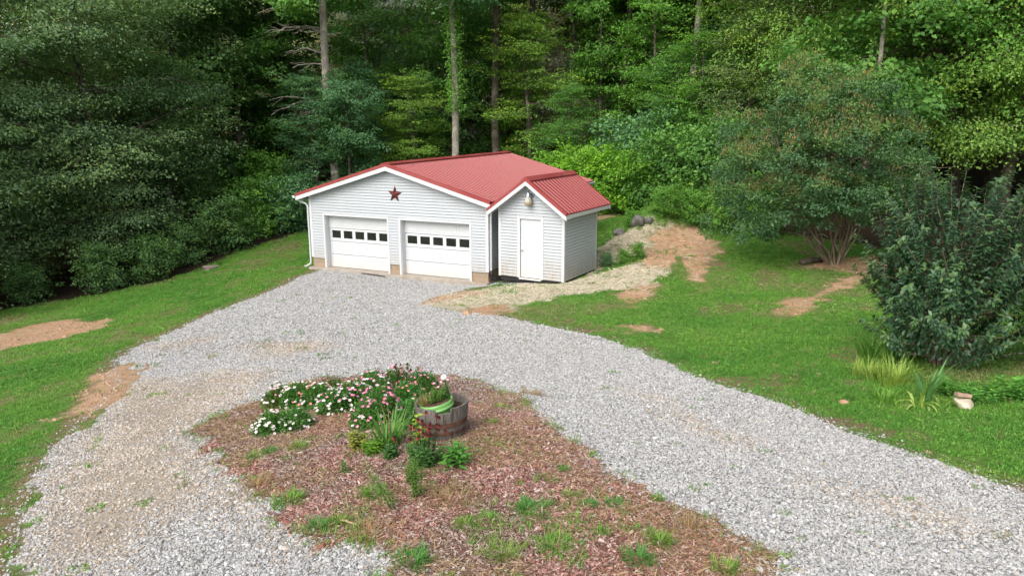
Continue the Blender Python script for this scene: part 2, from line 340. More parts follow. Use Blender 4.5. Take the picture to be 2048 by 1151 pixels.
def block_mat():
    m = N('concrete_block'); b = m.n('ShaderNodeTexBrick'); b.inputs['Scale'].default_value = 1.0; b.inputs['Brick Width'].default_value = .4; b.inputs['Row Height'].default_value = .19
    b.inputs['Mortar Size'].default_value = .008; b.inputs['Color1'].default_value = (.34, .27, .20, 1); b.inputs['Color2'].default_value = (.29, .22, .155, 1); b.inputs['Mortar'].default_value = (.20, .17, .14, 1)
    tc = m.n('ShaderNodeTexCoord'); sp = m.n('ShaderNodeSeparateXYZ'); cb = m.n('ShaderNodeCombineXYZ'); m.l(tc.outputs['Object'], sp.inputs[0])
    m.l(m.math('ADD', sp.outputs[0], sp.outputs[1]), cb.inputs[0]); m.l(sp.outputs[2], cb.inputs[1]); m.l(cb.outputs[0], b.inputs['Vector'])
    c = m.mix(m.ramp(m.noise(5, 5), [(.4, 0.0), (.7, .6)]), b.outputs[0], (.42, .30, .20)); m.bump(m.noise(90, 3), .4, .01); return m.fin(c, .95, .1)
M['siding'] = siding_mat(); M['white'] = white_mat('white_trim', .3); M['door'] = white_mat('white_door_paint', .5); M['roof'] = roof_mat(); M['block'] = block_mat()
M['concrete'] = speckled('stained_concrete', (.33, .28, .23), (.42, .38, .33), 4, .9, .2, bump=.3)
M['pane'] = speckled('dark_window_glass', (.010, .012, .010), (.022, .026, .022), 2, .18, .5)
M['dark'] = speckled('gap_shade_black', (.02, .02, .02), (.03, .03, .03), 2, .9)  # near-black colour for the painted shade below the shed
M['steel'] = speckled('galvanised_steel', (.42, .44, .46), (.56, .58, .60), 8, .35, .5, .9)
M['blackpl'] = speckled('black_plastic', (.012, .012, .013), (.03, .03, .032), 8, .45)
M['redstar'] = speckled('rusted_red_metal', (.07, .014, .012), (.17, .03, .025), 9, .5, .4, .3, bump=.3)

def siding(mb, z0, z1, segs, expo=.105, out=.026, axis='x', c0=0.0, sgn=-1, off=0.0, breaks=(), gd=.006):
    """lap siding; segs(z) -> list of (a,b) intervals, course by course, outward = sgn along the other axis"""
    gr = .02
    cs = [z0 + i * expo for i in range(0, int((z1 - z0) / expo) + 1)]
    zs = sorted(set([z0, z1] + cs + [c + gr for c in cs if c + gr < z1] + [b for b in breaks if z0 < b < z1]))
    zs = [z for i, z in enumerate(zs) if i == 0 or z - zs[i - 1] > 1e-5]
    for za, zb in zip(zs, zs[1:]):
        k = math.floor((za - z0) / expo + 1e-4); base = z0 + k * expo
        groove = za - base < gr - 1e-5
        o_ = lambda z: out * (1 - .75 * (z - base) / expo)
        oa, ob = (-gd, -gd) if groove else (o_(za), o_(zb))
        sa, sb = segs(za + 1e-6), segs(zb - 1e-6)
        for (a0, a1), (b0, b1) in zip(sa, sb):
            if a1 - a0 < 1e-3: continue
            def P(u, z, o): return (u, c0 + sgn * o, z) if axis == 'x' else (c0 + sgn * o, u, z)
            vs = [P(a0, za, oa), P(a1, za, oa), P(b1, zb, ob), P(b0, zb, ob)]; fs = [(0, 1, 2, 3)]
            if abs(za - base - gr) < 1e-5: vs += [P(a0, za, -gd), P(a1, za, -gd)]; fs.append((0, 4, 5, 1))
            mb.add(vs, fs)

def ribbed(mb, xr, zr, xe, ze, y0, y1, pitch=.2286, rib=.022, yoff=0.0):
    """one roof slope, ribs running from the ridge (xr,zr) to the eave (xe,ze)"""
    prof = []; y = y0 + yoff
    ys = [(y0, 0)]
    while y < y1 - .02:
        for dy, dz in ((0, 0), (.012, rib), (.042, rib), (.056, 0), (.105, 0), (.110, .004), (.130, .004), (.135, 0)):
            if y0 < y + dy < y1: ys.append((y + dy, dz))
        y += pitch
    ys.append((y1, 0)); n = len(ys)
    V = [(xr, yy, zr + dz) for yy, dz in ys] + [(xe, yy, ze + dz) for yy, dz in ys]
    mb.add(V, [(i, i + 1, n + i + 1, n + i) for i in range(n - 1)])
    # sheet edge and underside
    t = .03
    mb.add([(xr, y0, zr - .004), (xr, y1, zr - .004), (xe, y1, ze - .004), (xe, y0, ze - .004), (xr, y0, zr - t), (xr, y1, zr - t), (xe, y1, ze - t), (xe, y0, ze - t)],
           [(4, 5, 6, 7), (0, 3, 7, 4), (1, 5, 6, 2), (2, 6, 7, 3)])

# ------------------------------------------------------------------ garage
GW, GL = 7.567, 9.74; RX = 3.678; EL, ER = -.4047, 7.97; HE, HPk = 2.788, 3.997; RO = -.288
def zroof(x): return HE + (x - EL) * (HPk - HE) / (RX - EL) if x < RX else HPk - (x - RX) * (HPk - HE) / (ER - RX)
A1, A2, DW, DH = .668, 4.046, 2.808, 2.013
gar = empty('garage', (GX, GY, 0), -GYAW, 'white vinyl sided two door garage under a low red metal roof', 'garage')
BZ = .377
# masonry base and slab
mb = MB()
for a, b in ((.012, A1 - .075), (A1 + DW + .075, A2 - .075), (A2 + DW + .075, GW - .012)): mb.box(a, b, .014, .2, -.25, BZ)
mb.box(.012, .2, .202, GL - .02, -.4, BZ); mb.box(GW - .2, GW - .012, .202, GL - .02, -.25, BZ); mb.box(.202, GW - .202, GL - .2, GL - .012, -.3, BZ)
mb.build('block_base', M['block'], gar)
MB().box(-.10, GW + .02, -.17, 0.9, -.4, -.004).build('floor_slab', M['concrete'], gar, bevel=.01)
# wall core + siding
mb = MB(); core = .024
def hexfront(x0, x1, z0, z1): mb.box(x0, x1, core, .15, z0, z1)
hexfront(.01, A1 - .05, BZ, 2.45); hexfront(A1 + DW + .05, A2 - .05, BZ, DH + .05); hexfront(A2 + DW + .05, GW - .01, BZ, 2.45)
mb.box(A1 - .05, A2 + DW + .05, core, .15, DH + .052, 2.45)
mb.prism([(.01, 2.452), (GW - .01, 2.452), (GW - .01, zroof(GW) - .1), (RX, HPk - .1), (.01, zroof(0) - .1)], core, .15)
mb.box(.024, .13, .152, GL - .01, BZ, 2.5); mb.box(GW - .13, GW - .024, .152, GL - .01, BZ, 2.45); mb.prism([(.14, BZ), (GW - .14, BZ), (GW - .14, 2.5), (RX, HPk - .12), (.14, 2.5)], GL - .13, GL - .01)
mb.box(.14, GW - .14, .9, 1.0, -.1, 2.6)   # dark partition seen through the panes is behind the doors
tr = .075
def segs_front(z):
    top = DH + tr
    if z < top: return [(.085, A1 - tr), (A1 + DW + tr, A2 - tr), (A2 + DW + tr, GW - .085)]
    def xl():
        zz = z + .115
        if zz <= zroof(.085): return .085
        return EL + (zz - HE) * (RX - EL) / (HPk - HE)
    def xrr():
        zz = z + .115
        if zz <= zroof(GW - .085): return GW - .085
        return RX + (HPk - zz) * (ER - RX) / (HPk - HE)
    return [(xl(), xrr())]
sm = MB()
siding(sm, BZ + .02, DH + tr, segs_front, breaks=())
e0 = BZ + .02; kk = math.ceil((DH + tr - e0) / .105); nxt = e0 + kk * .105
# partial course just above the door heads, then full courses up the gable
siding(sm, nxt - .105, nxt, lambda z: [(.085, GW - .085)] if z > DH + tr - 1e-4 else [(0, 0)], breaks=(DH + tr,))
siding(sm, nxt, HPk - .13, segs_front, breaks=(zroof(.085) - .115, zroof(GW - .085) - .115))
siding(sm, BZ + .02, 2.70, lambda z: [(.085, GL - .02)], gd=.02, axis='y', c0=GW, sgn=1)
siding(sm, BZ + .02, 2.62, lambda z: [(.085, GL - .02)], gd=.02, axis='y', c0=0, sgn=-1)
wall = mb.build('wall', M['siding'], gar)
sm.build('siding', M['siding'], gar)
# corner posts, bottom starter strip
for x0, x1 in ((-.022, .085), (GW - .085, GW + .022)):
    MB().box(x0, x1, -.022, .085, BZ - .01, zroof(x0 if x0 < 1 else x1) - .13).build('corner_post', M['white'], gar, bevel=.004)
for a, b in ((.087, A1 - tr - .002), (A1 + DW + tr + .002, A2 - tr - .002), (A2 + DW + tr + .002, GW - .087)): MB().box(a, b, -.034, .012, BZ - .012, BZ + .018).build('starter_strip', M['white'], gar)
# roof
CUT = 7.80; YC = 3.2
rf = MB(); ribbed(rf, RX, HPk, EL, HE, RO, 10.03, rib=.026)
ribbed(rf, RX, HPk, CUT, zroof(CUT), RO, YC, rib=.026); ribbed(rf, RX, HPk, ER, HE, YC + .001, 10.03, rib=.026, yoff=.2286 - ((YC - RO) % .2286))
rf.build('roof', M['roof'], gar)
rc = MB()
for s_, e_ in ((-1, EL), (1, ER)):
    sl = (HPk - HE) / abs(e_ - RX)
    rc.prism([(RX, HPk + .07), (RX + s_ * .18, HPk + .07 - .18 * sl), (RX + s_ * .185, HPk + .045 - .185 * sl), (RX, HPk + .054)][::s_], RO - .015, 10.045)
rc.build('ridge_cap', M['roof'], gar)
# rake flashing (red), rake board (white), soffit
for xe in (EL, CUT):
    ze = zroof(xe); rk = MB(); Y0, Y1 = RO - .028, RO - .004
    rk.prism([(RX, HPk + .034), (xe, ze + .034), (xe, ze - .075), (RX, HPk - .075)], Y0, Y1)
    rk.prism([(RX, HPk + .036), (xe, ze + .036), (xe, ze + .026), (RX, HPk + .026)], Y1 - .002, RO + .11)
    rk.build('rake_flashing', M['roof'], gar)
    MB().prism([(RX, HPk - .077), (xe, ze - .077), (xe, ze - .225), (RX, HPk - .225)], RO - .018, RO + .004).build('rake_board', M['white'], gar)
    MB().prism([(RX, HPk - .160), (xe, ze - .160), (xe, ze - .175), (RX, HPk - .175)], RO + .005, .012).build('soffit', M['white'], gar)
for xe in (EL, ER):
    MB().prism([(RX, HPk + .034), (xe, HE + .034), (xe, HE - .075), (RX, HPk - .075)], 10.034, 10.05).build('rake_flashing', M['roof'], gar)
    MB().prism([(RX, HPk - .077), (xe, HE - .077), (xe, HE - .225), (RX, HPk - .225)], 10.02, 10.04).build('rake_board', M['white'], gar)
MB().box(EL + .01, -.024, .02, 10.0, HE - .215, HE - .195).box(EL + .005, EL + .025, RO + .01, 10.02, HE - .19, HE - .045).build('eave_fascia', M['white'], gar)
MB().box(ER - .025, ER - .005, YC + .15, 10.02, HE - .2, HE - .045).box(GW + .03, ER - .03, YC + .15, 10.0, HE - .215, HE - .2).build('eave_fascia', M['white'], gar)
# gutters and downspouts
def gutter(x0, x1, y0, y1, z, parent):
    s = 1 if x1 > x0 else -1; W = abs(x1 - x0)
    g = MB(); pts = [(0, 0), (.0, -.09), (W * .7, -.09), (W, -.02), (W, .0), (W - .012, 0), (W * .66, -.078), (.012, -.078), (.012, 0)]
    pts = [(x0 + s * a, z + b) for a, b in pts]; g.prism(pts[::-s], y0, y1); pts2 = [(x0 + s * a, z + b) for a, b in [(0.001, -.001), (.001, -.089), (W * .7, -.089), (W - .001, -.021), (W - .001, -.001)]]
    g.prism(pts2, y0 - .003, y0 - .0005); g.prism(pts2, y1 + .0005, y1 + .003); return g.build('gutter', M['white'], parent)
gutter(EL - .002, EL - .12, RO - .06, 10.0, HE - .05, gar)
gutter(ER + .002, ER + .12, YC + .3, 10.05, HE - .05, gar)
def spout(pts, parent, r=.036):
    return MB().tube(pts, r, 8).build('downspout', M['white'], parent, smooth=False)
spout([(EL - .06, RO + .12, HE - .14), (EL - .05, RO + .12, HE - .21), (-.12, -.06, 2.42), (-.062, -.045, 2.32), (-.062, -.045, .20), (-.07, -.06, .12), (-.14, -.2, .04), (-.20, -.27, .03)], gar)
spout([(GW + .07, .12, 2.52), (GW + .06, .1, 2.3), (GW + .06, .1, .42)], gar, .04)
MB().tube([(GW + .06, .1, .42), (GW + .07, .1, .25), (GW + .16, .13, .14), (GW + .42, .35, .12)], .055, 10).build('drain_pipe', M['blackpl'], gar, smooth=True)
# garage doors
for a in (A1, A2):
    fr = MB(); t_ = .022
    fr.box(a - tr, a - .001, -t_, .012, -.003, DH + tr); fr.box(a + DW + .001, a + DW + tr, -t_, .012, -.003, DH + tr); fr.box(a, a + DW, -t_, .012, DH, DH + tr)
    fr.build('door_trim', M['white'], gar, bevel=.003)
    jb = MB(); jb.box(a - .001, a + .018, .0125, .30, 0, DH); jb.box(a + DW - .018, a + DW + .001, .0125, .30, 0, DH); jb.box(a + .019, a + DW - .019, .0125, .30, DH - .018, DH + .002)
    jb.build('door_jamb', M['white'], gar)
    gd = MB(); y0 = .24; h = DH / 4; mx = .135; pitch = .5345; ww = .40
    x0, x1 = a + .02, a + DW - .02; pcs = [(a + mx + i * pitch, a + mx + i * pitch + ww) for i in range(5)]
    wz0, wz1 = 1.135, 1.425
    for k in range(4):
        z0, z1 = .012 + k * h, (k + 1) * h - .004 if k < 3 else DH - .02
        if k == 2:
            gd.box(x0, x1, y0, y0 + .045, z0, wz0); gd.box(x0, x1, y0, y0 + .045, wz1, z1)
            xs = [x0] + [q for p in pcs for q in p] + [x1]
            for i in range(0, len(xs), 2): gd.box(xs[i], xs[i + 1], y0, y0 + .045, wz0 + .0005, wz1 - .0005)
        else:
            gd.box(x0, x1, y0, y0 + .045, z0, z1)
            for p0, p1 in pcs:
                q0, q1, r0, r1 = p0 - .02, p1 + .02, z0 + .085, z1 - .085; o = .007
                for (u0, u1, v0, v1) in ((q0, q1, r0, r0 + .018), (q0, q1, r1 - .018, r1), (q0, q0 + .018, r0 + .02, r1 - .02), (q1 - .018, q1, r0 + .02, r1 - .02)):
                    gd.box(u0, u1, y0 - o, y0 - .0005, v0, v1)
    leaf = gd.build('garage_door', M['door'], gar, bevel=.003)
    for p0, p1 in pcs:
        MB().box(p0 + .003, p1 - .003, y0 + .012, y0 + .018, wz0 + .003, wz1 - .003).build('window_pane', M['pane'], leaf)
    MB().box(x0, x1, y0 + .002, y0 + .04, -.002, .0115).build('bottom_seal', M['blackpl'], leaf)

# barn star
st = MB(); ro_, ri_ = .31, .125; tips = []
for k in range(10):
    a_ = math.pi / 2 + k * math.pi / 5; r_ = ro_ if k % 2 == 0 else ri_; tips.append((r_ * math.cos(a_), 0, r_ * math.sin(a_)))
st.add([(0, -.085, 0)] + tips + [(0, .004, 0)], [(0, 1 + (k + 1) % 10, 1 + k) for k in range(10)] + [(11, 1 + k, 1 + (k + 1) % 10) for k in range(10)])
sx, sy = g2w(3.87, -.03); so_ = st.build('barn_star', M['redstar']); so_.location = (sx, sy, 2.93); so_.rotation_euler = (0, R(3), -GYAW)
tag(so_, 'dark red five pointed metal star hung high on the garage gable', 'barn star')

# ------------------------------------------------------------------ shed
SW, SD, SH = 2.449, 2.555, 2.075; sbx, sby = g2w(8.01, -.04)
shed = empty('shed', (sbx, sby, .33), -GYAW - .099, 'small white sided shed with steep red roof tucked against the garage', 'shed')
SE, SP = 2.2755, 3.3386; SXL, SXR, SY0, SY1 = -.27, 2.70, -.352, 3.197; SR = (SXL + SXR) / 2; ss = (SP - SE) / (SR - SXL)
def zs(x): return SP - abs(x - SR) * ss
SDX, SDW, SDH = .819, .78, 1.995; t2 = .10
mb = MB(); mb.prism([(.01, .0), (SDX, .0), (SDX, SDH), (SDX + SDW, SDH), (SDX + SDW, 0), (SW - .01, 0), (SW - .01, zs(SW) - .08), (SR, SP - .08), (.01, zs(0) - .08)], .024, .12)
mb.box(.024, .1, .121, SD, 0, 2.2); mb.box(SW - .1, SW - .024, .121, SD, 0, zs(SW) - .05); mb.prism([(.101, 0), (SW - .101, 0), (SW - .101, 2.2), (SR, SP - .1), (.101, 2.2)], SD - .1, SD)
mb.build('wall', M['siding'], shed)
MB().box(.03, SW - .03, .03, SD - .03, -.16, -.003).build('underfloor_shade', M['dark'], shed)  # near-black block paints the shade of the gap under the shed floor
def segs_s(z):
    lo = .075; hi = SW - .075; zz = z + .075
    xl = max(lo, SR - (SP - zz) / ss); xr_ = min(hi, SR + (SP - zz) / ss)
    if z < SDH + t2: return [(xl, SDX - t2), (SDX + SDW + t2, xr_)]
    return [(xl, xr_)]
sm = MB(); ex = .1045; nk = math.ceil((SDH + t2) / ex); nz = nk * ex
siding(sm, 0, SDH + t2, segs_s, expo=ex); siding(sm, nz - ex, nz, lambda z: segs_s(z) if z > SDH + t2 - 1e-4 else [(0, 0)], expo=ex, breaks=(SDH + t2,))
siding(sm, nz, SP - .09, segs_s, expo=ex, breaks=(zs(.075) - .075, zs(SW - .075) - .075))
siding(sm, 0, zs(SW) - .07, lambda z: [(.075, SD - .05)], expo=ex, gd=.02, axis='y', c0=SW, sgn=1)
siding(sm, 0, zs(0) - .07, lambda z: [(.075, SD - .05)], expo=ex, gd=.02, axis='y', c0=0, sgn=-1)
sm.build('siding', M['siding'], shed)
for x0, x1 in ((-.02, .075), (SW - .075, SW + .02)): MB().box(x0, x1, -.02, .075, -.01, zs(x0 if x0 < 1 else x1) - .07).build('corner_post', M['white'], shed, bevel=.003)
MB().box(SW - .06, SW + .02, SD - .05, SD + .02, -.01, zs(SW) - .08).build('corner_post', M['white'], shed, bevel=.003)
rf = MB(); ribbed(rf, SR, SP, SXL, SE, SY0, SY1, .2286, .027); ribbed(rf, SR, SP, SXR, SE, SY0, SY1, .2286, .027); rf.build('roof', M['roof'], shed)
rc = MB()
for s_ in (-1, 1): rc.prism([(SR, SP + .07), (SR + s_ * .16, SP + .07 - .16 * ss), (SR + s_ * .165, SP + .04 - .165 * ss), (SR, SP + .05)][::s_], SY0 - .02, SY1 + .015)
rc.build('ridge_cap', M['roof'], shed)
for xe in (SXL, SXR):
    for y0, y1 in ((SY0 - .028, SY0 - .004), (SY1 + .004, SY1 + .02)):
        rk = MB().prism([(SR, SP + .038), (xe, SE + .038), (xe, SE - .07), (SR, SP - .07)], y0, y1)
        if y0 < 0: rk.prism([(SR, SP + .040), (xe, SE + .040), (xe, SE + .030), (SR, SP + .030)], SY0 - .006, SY0 + .10)
        rk.build('rake_flashing', M['roof'], shed)
        MB().prism([(SR, SP - .075), (xe, SE - .075), (xe, SE - .21), (SR, SP - .21)], y0 + .008, y1 - .004 if y0 > 0 else y1 + .01).build('rake_board', M['white'], shed)
    MB().prism([(SR, SP - .150), (xe, SE - .150), (xe, SE - .165), (SR, SP - .165)], SY0 + .02, -.002).build('soffit', M['white'], shed)
MB().box(SXR - .02, SXR - .002, SY0 + .03, SY1 - .01, SE - .15, SE - .035).box(SW + .025, SXR - .022, SY0 + .03, SY1 - .01, SE - .15, SE - .135).build('eave_fascia', M['white'], shed)
tm = MB(); tm.box(SDX - t2, SDX - .001, -.026, .01, -.002, SDH + t2); tm.box(SDX + SDW + .001, SDX + SDW + t2, -.026, .01, -.002, SDH + t2); tm.box(SDX, SDX + SDW, -.026, .01, SDH, SDH + t2)
tm.build('door_frame', M['white'], shed, bevel=.004)
MB().box(SDX - .03, SDX + SDW + .03, -.05, .06, -.05, -.003).build('threshold', M['white'], shed)
dl = MB().box(SDX + .004, SDX + SDW - .004, .035, .075, .012, SDH - .006).build('door', M['door'], shed, bevel=.003)
MB().lathe([(.0, 0), (.024, 0), (.026, .01), (.012, .016), (.012, .035), (.026, .045), (.03, .06), (.024, .075), (0, .08)], 14).build('knob', M['steel'], dl, smooth=True)
kn = dl.children[0]; kn.rotation_euler = (R(90), 0, 0); kn.location = (SDX + .07, .034, .93)
# wall lamp over the shed door
lm = empty('wall_lamp', (0, 0, 0), -GYAW - .099, 'galvanised jar shaped lamp fixed above the shed door', 'wall lamp'); c_, s_ = math.cos(-GYAW - .099), math.sin(-GYAW - .099)
lm.location = (sbx + 1.22 * c_ + .01 * s_, sby + 1.22 * s_ - .01 * c_, .33 + 2.63)
MB().box(-.04, .14, -.05, -.012, .12, .24).tube([(.06, -.05, .2), (.06, -.12, .235), (.02, -.16, .24)], .018, 8).build('bracket', M['steel'], lm, bevel=.006)
MB().lathe([(0, .29), (.035, .285), (.05, .25), (.075, .235), (.085, .15), (.10, .14), (.10, .12), (.085, .115)], 20, 0, 0, -.17).build('lamp_cap', M['steel'], lm, smooth=True)
gm = N('frosted_glass'); gm.fin(gm.ramp(gm.noise(3, 2), [(.4, (.50, .51, .50)), (.6, (.42, .40, .34))]), .25, .5)
MB().lathe([(.082, .118), (.105, .06), (.125, -.02), (.128, -.04)], 20, 0, 0, -.17).build('glass_globe', gm.m, lm, smooth=True)
MB().lathe([(.129, -.04), (.131, -.05), (.128, -.10), (.10, -.155), (.05, -.175), (0, -.178)], 20, 0, 0, -.17).build('amber_lens', speckled('aged_lens', (.36, .29, .17), (.48, .41, .27), 9, .3), lm, smooth=True)
#PART2
# ------------------------------------------------------------------ loose ground material (counted by nobody): instanced points
def protos(name, objs):
    c = bpy.data.collections.new(name)
    for o in objs: c.objects.link(o)
    return c
def proto(name, me, color=(1, 1, 1)):
    o = bpy.data.objects.new(name, me); o.color = (*color, 1); return o
def scatter(name, P, rot, scl, idx, tint, coll, label, cat):
    me = bpy.data.meshes.new(name); P = np.asarray(P, np.float32); me.vertices.add(len(P)); me.vertices.foreach_set('co', P.ravel())
    for an, tp, arr in (('rot', 'FLOAT_VECTOR', rot), ('scl', 'FLOAT_VECTOR', scl), ('idx', 'INT', idx), ('tint', 'FLOAT', tint)):
        a = me.attributes.new(an, tp, 'POINT'); a.data.foreach_set('vector' if tp == 'FLOAT_VECTOR' else 'value', np.ascontiguousarray(arr, np.int32 if tp == 'INT' else np.float32).ravel())
    me.update(); o = link(name, me)
    ng = bpy.data.node_groups.new(name, 'GeometryNodeTree'); ng.interface.new_socket('Geometry', in_out='INPUT', socket_type='NodeSocketGeometry'); ng.interface.new_socket('Geometry', in_out='OUTPUT', socket_type='NodeSocketGeometry')
    gi, go = ng.nodes.new('NodeGroupInput'), ng.nodes.new('NodeGroupOutput'); ip = ng.nodes.new('GeometryNodeInstanceOnPoints'); ci = ng.nodes.new('GeometryNodeCollectionInfo')
    ci.inputs['Collection'].default_value = coll; ci.inputs['Separate Children'].default_value = True; ci.inputs['Reset Children'].default_value = True
    ip.inputs['Pick Instance'].default_value = True
    def na(n, t): q = ng.nodes.new('GeometryNodeInputNamedAttribute'); q.data_type = t; q.inputs['Name'].default_value = n; return q.outputs[0]
    ng.links.new(gi.outputs[0], ip.inputs['Points']); ng.links.new(ci.outputs[0], ip.inputs['Instance']); ng.links.new(na('idx', 'INT'), ip.inputs['Instance Index'])
    ng.links.new(na('rot', 'FLOAT_VECTOR'), ip.inputs['Rotation']); ng.links.new(na('scl', 'FLOAT_VECTOR'), ip.inputs['Scale']); ng.links.new(ip.outputs[0], go.inputs[0])
    md = o.modifiers.new('scatter', 'NODES'); md.node_group = ng
    return tag(o, label, cat, kind='stuff')

rg = np.random.default_rng(7)
def rand_pts(x0, x1, y0, y1, dens):
    n = int((x1 - x0) * (y1 - y0) * dens); x = rg.uniform(x0, x1, n); y = rg.uniform(y0, y1, n)
    k = (np.abs(x) < .78 * y + 2.6); return x[k], y[k]
def grid_interp(arr, x, y):
    i = np.clip(np.searchsorted(gx, x) - 1, 0, nx - 2); j = np.clip(np.searchsorted(gy, y) - 1, 0, ny - 2)
    u = (x - gx[i]) / (gx[i + 1] - gx[i]); v = (y - gy[j]) / (gy[j + 1] - gy[j]); a = arr.reshape(ny, nx)
    return (a[j, i] * (1 - u) + a[j, i + 1] * u) * (1 - v) + (a[j + 1, i] * (1 - u) + a[j + 1, i + 1] * u) * v
def under_building(x, y):
    dx, dy = x - GX, y - GY; lx = dx * gc - dy * gs; ly = dx * gs + dy * gc
    return ((lx > -.12) & (lx < GW + .05) & (ly > -.2) & (ly < GL)) | ((lx > 7.9) & (lx < 10.75) & (ly > -.33) & (ly < 2.6))

# stones
def stone_mesh(seed, flat=.6):
    r = random.Random(seed); bmx = __import__('bmesh').new(); __import__('bmesh').ops.create_icosphere(bmx, subdivisions=1, radius=.5)
    for v in bmx.verts: v.co *= r.uniform(.7, 1.15); v.co.x *= 1.15; v.co.z *= flat
    me = bpy.data.meshes.new('stone'); bmx.to_mesh(me); bmx.free(); return me
def stone_mat():
    m = N('crushed_stone'); oi = m.n('ShaderNodeObjectInfo'); t = m.attr('tint', 'INSTANCER').outputs['Fac']
    c = m.ramp(oi.outputs['Random'], [(0.0, (.18, .177, .172)), (.22, (.33, .325, .316)), (.6, (.43, .426, .418)), (1.0, (.59, .585, .575))])
    c2 = m.ramp(oi.outputs['Random'], [(0.0, (.26, .20, .145)), (.3, (.38, .31, .235)), (.7, (.50, .42, .335)), (1.0, (.62, .56, .49))])
    c = m.mix(m.math('GREATER_THAN', t, .5), c, c2); c = m.mix(m.ramp(m.noise(2, 3), [(.4, 0.0), (.7, .4)]), c, (.30, .29, .28)); return m.fin(c, .85, .25)
M['stone'] = stone_mat(); sp_ = []
for i in range(5):
    me = stone_mesh(i, (.55, .7, .5, .62, .45)[i]); me.materials.append(M['stone']); sp_.append(proto('stone%d' % i, me))
cst = protos('stones', sp_)
PX, PY, PS = [], [], []
for y0, y1, dens, s in ((3.6, 9, 3200, .0225), (9, 15, 2300, .0245), (15, 29, 1150, .031)):
    x, y = rand_pts(-13, 12, y0, y1, dens); PX.append(x); PY.append(y); PS.append(np.full(len(x), s))
x, y, s = map(np.concatenate, (PX, PY, PS))
g = grid_interp(MK['g'], x, y); tn = grid_interp(MK['t'], x, y); bd = sdist(P_bed, x, y); dd = sdist(P_drive, x, y)
spill = np.clip(np.exp(-np.abs(bd) / .28) * .42 * (bd > 0) * (x > -2.2), 0, 1) + np.clip(np.exp(-np.abs(dd) / .1) * .25 * (dd < 0), 0, 1)
thin = 1 - .8 * tn * sstep(.32, .58, vnoise(x, y, .8, 51, 3))
k = (rg.random(len(x)) < np.maximum((g > .5) * thin, spill)) & ~under_building(x, y)
x, y, s, tn = x[k], y[k], s[k], tn[k]; n = len(x)
s = s * rg.lognormal(0, .25, n) * 1.05; z = hraw(x, y) + s * .12
tint = (rg.random(n) < (.04 + tn * .8)).astype(float)
scatter('gravel', np.stack([x, y, z], 1), np.stack([rg.normal(0, .45, n), rg.normal(0, .45, n), rg.uniform(0, 6.28, n)], 1), np.stack([s] * 3, 1), rg.integers(0, 5, n), tint, cst,
        'loose grey and tan crushed stones covering the driveway', 'gravel')
print('stones', n)

# grass
def blades_mesh(name, nb, h, wd, spread, seed, bend=.5, flat=0.0, mat='leaf', segs=2):
    r = np.random.default_rng(seed); V, Fc, T = [], [], []
    for i in range(nb):
        a = r.uniform(0, 6.28); rr = spread * math.sqrt(r.random()); bx, by = rr * math.cos(a), rr * math.sin(a); d = r.uniform(0, 6.28) if spread > .5 * h else a + r.normal(0, .6)
        L = h * r.uniform(.55, 1.15); bn = bend * r.uniform(.3, 1.3) + flat; wv = wd * r.uniform(.7, 1.3); px_, py_ = -math.sin(d), math.cos(d); b = len(V); tt = r.uniform(.25, .75)
        for j in range(segs + 1):
            q = j / segs; th = bn * q * 1.3; ro = L * q * math.sin(min(th, 1.5)) ; ze = L * q * math.cos(min(th, 1.5)); ww = wv * (1 - q) ** .6 * (1 if j < segs else 0) * .5 + 1e-4
            cx, cy = bx + ro * math.cos(d), by + ro * math.sin(d)
            V += [(cx - px_ * ww, cy - py_ * ww, ze), (cx + px_ * ww, cy + py_ * ww, ze)]; T += [tt, tt]
        for j in range(segs): Fc.append((b + 2 * j, b + 2 * j + 1, b + 2 * j + 3, b + 2 * j + 2))
    return mesh_np(name, V, Fc, False, {'tint': ('FLOAT', np.array(T, np.float32))}, [M[mat]])
def grass_mat():
    m = N('grass_blades'); t = m.attr('tint', 'INSTANCER').outputs['Fac']; r_ = m.attr('tint').outputs['Fac']; oi = m.n('ShaderNodeObjectInfo')
    c = m.ramp(t, [(0.0, (.078, .22, .036)), (.35, (.140, .35, .050)), (.65, (.22, .43, .065)), (.85, (.30, .36, .12)), (1.0, (.46, .38, .20))])
    c = m.mix(m.math('MULTIPLY', oi.outputs['Random'], .5), c, (.13, .32, .05)); c = m.mix(1.0, c, m.ramp(r_, [(.25, .65), (.75, 1.3)]), 'MULTIPLY')
    b = m.fin(c, .5, .3); tr = m.n('ShaderNodeBsdfTranslucent'); m.l(c, tr.inputs[0]); mx = m.n('ShaderNodeMixShader'); mx.inputs[0].default_value = .35
    m.l(m.b.outputs[0], mx.inputs[1]); m.l(tr.outputs[0], mx.inputs[2]); m.l(mx.outputs[0], m.out.inputs[0]); return m.m
M['grass'] = grass_mat()
cgr = protos('grasses', [proto('g%d' % i, blades_mesh('tuft', 22, .075, .0075, .075, 10 + i, .9, mat='grass')) for i in range(4)] + [proto('g4', blades_mesh('clover', 26, .05, .016, .08, 31, 1.1, mat='grass'))])
PX, PY, PS = [], [], []
for y0, y1, dens, s in ((4, 14, 190, .85), (14, 24, 110, 1.05), (24, 41, 60, 1.35)):
    x, y = rand_pts(-32, 26, y0, y1, dens); PX.append(x); PY.append(y); PS.append(np.full(len(x), s))
x, y, s = map(np.concatenate, (PX, PY, PS))
mk = {k: grid_interp(MK[k], x, y) for k in MK}
den = 1 - np.clip(mk['f'] * 1.1, 0, 1); den *= (1 - .994 * mk['g']) * (1 - .97 * mk['m']) * (1 - .95 * mk['d']) * (1 - .93 * mk['s']) * (1 - .62 * mk['w'])
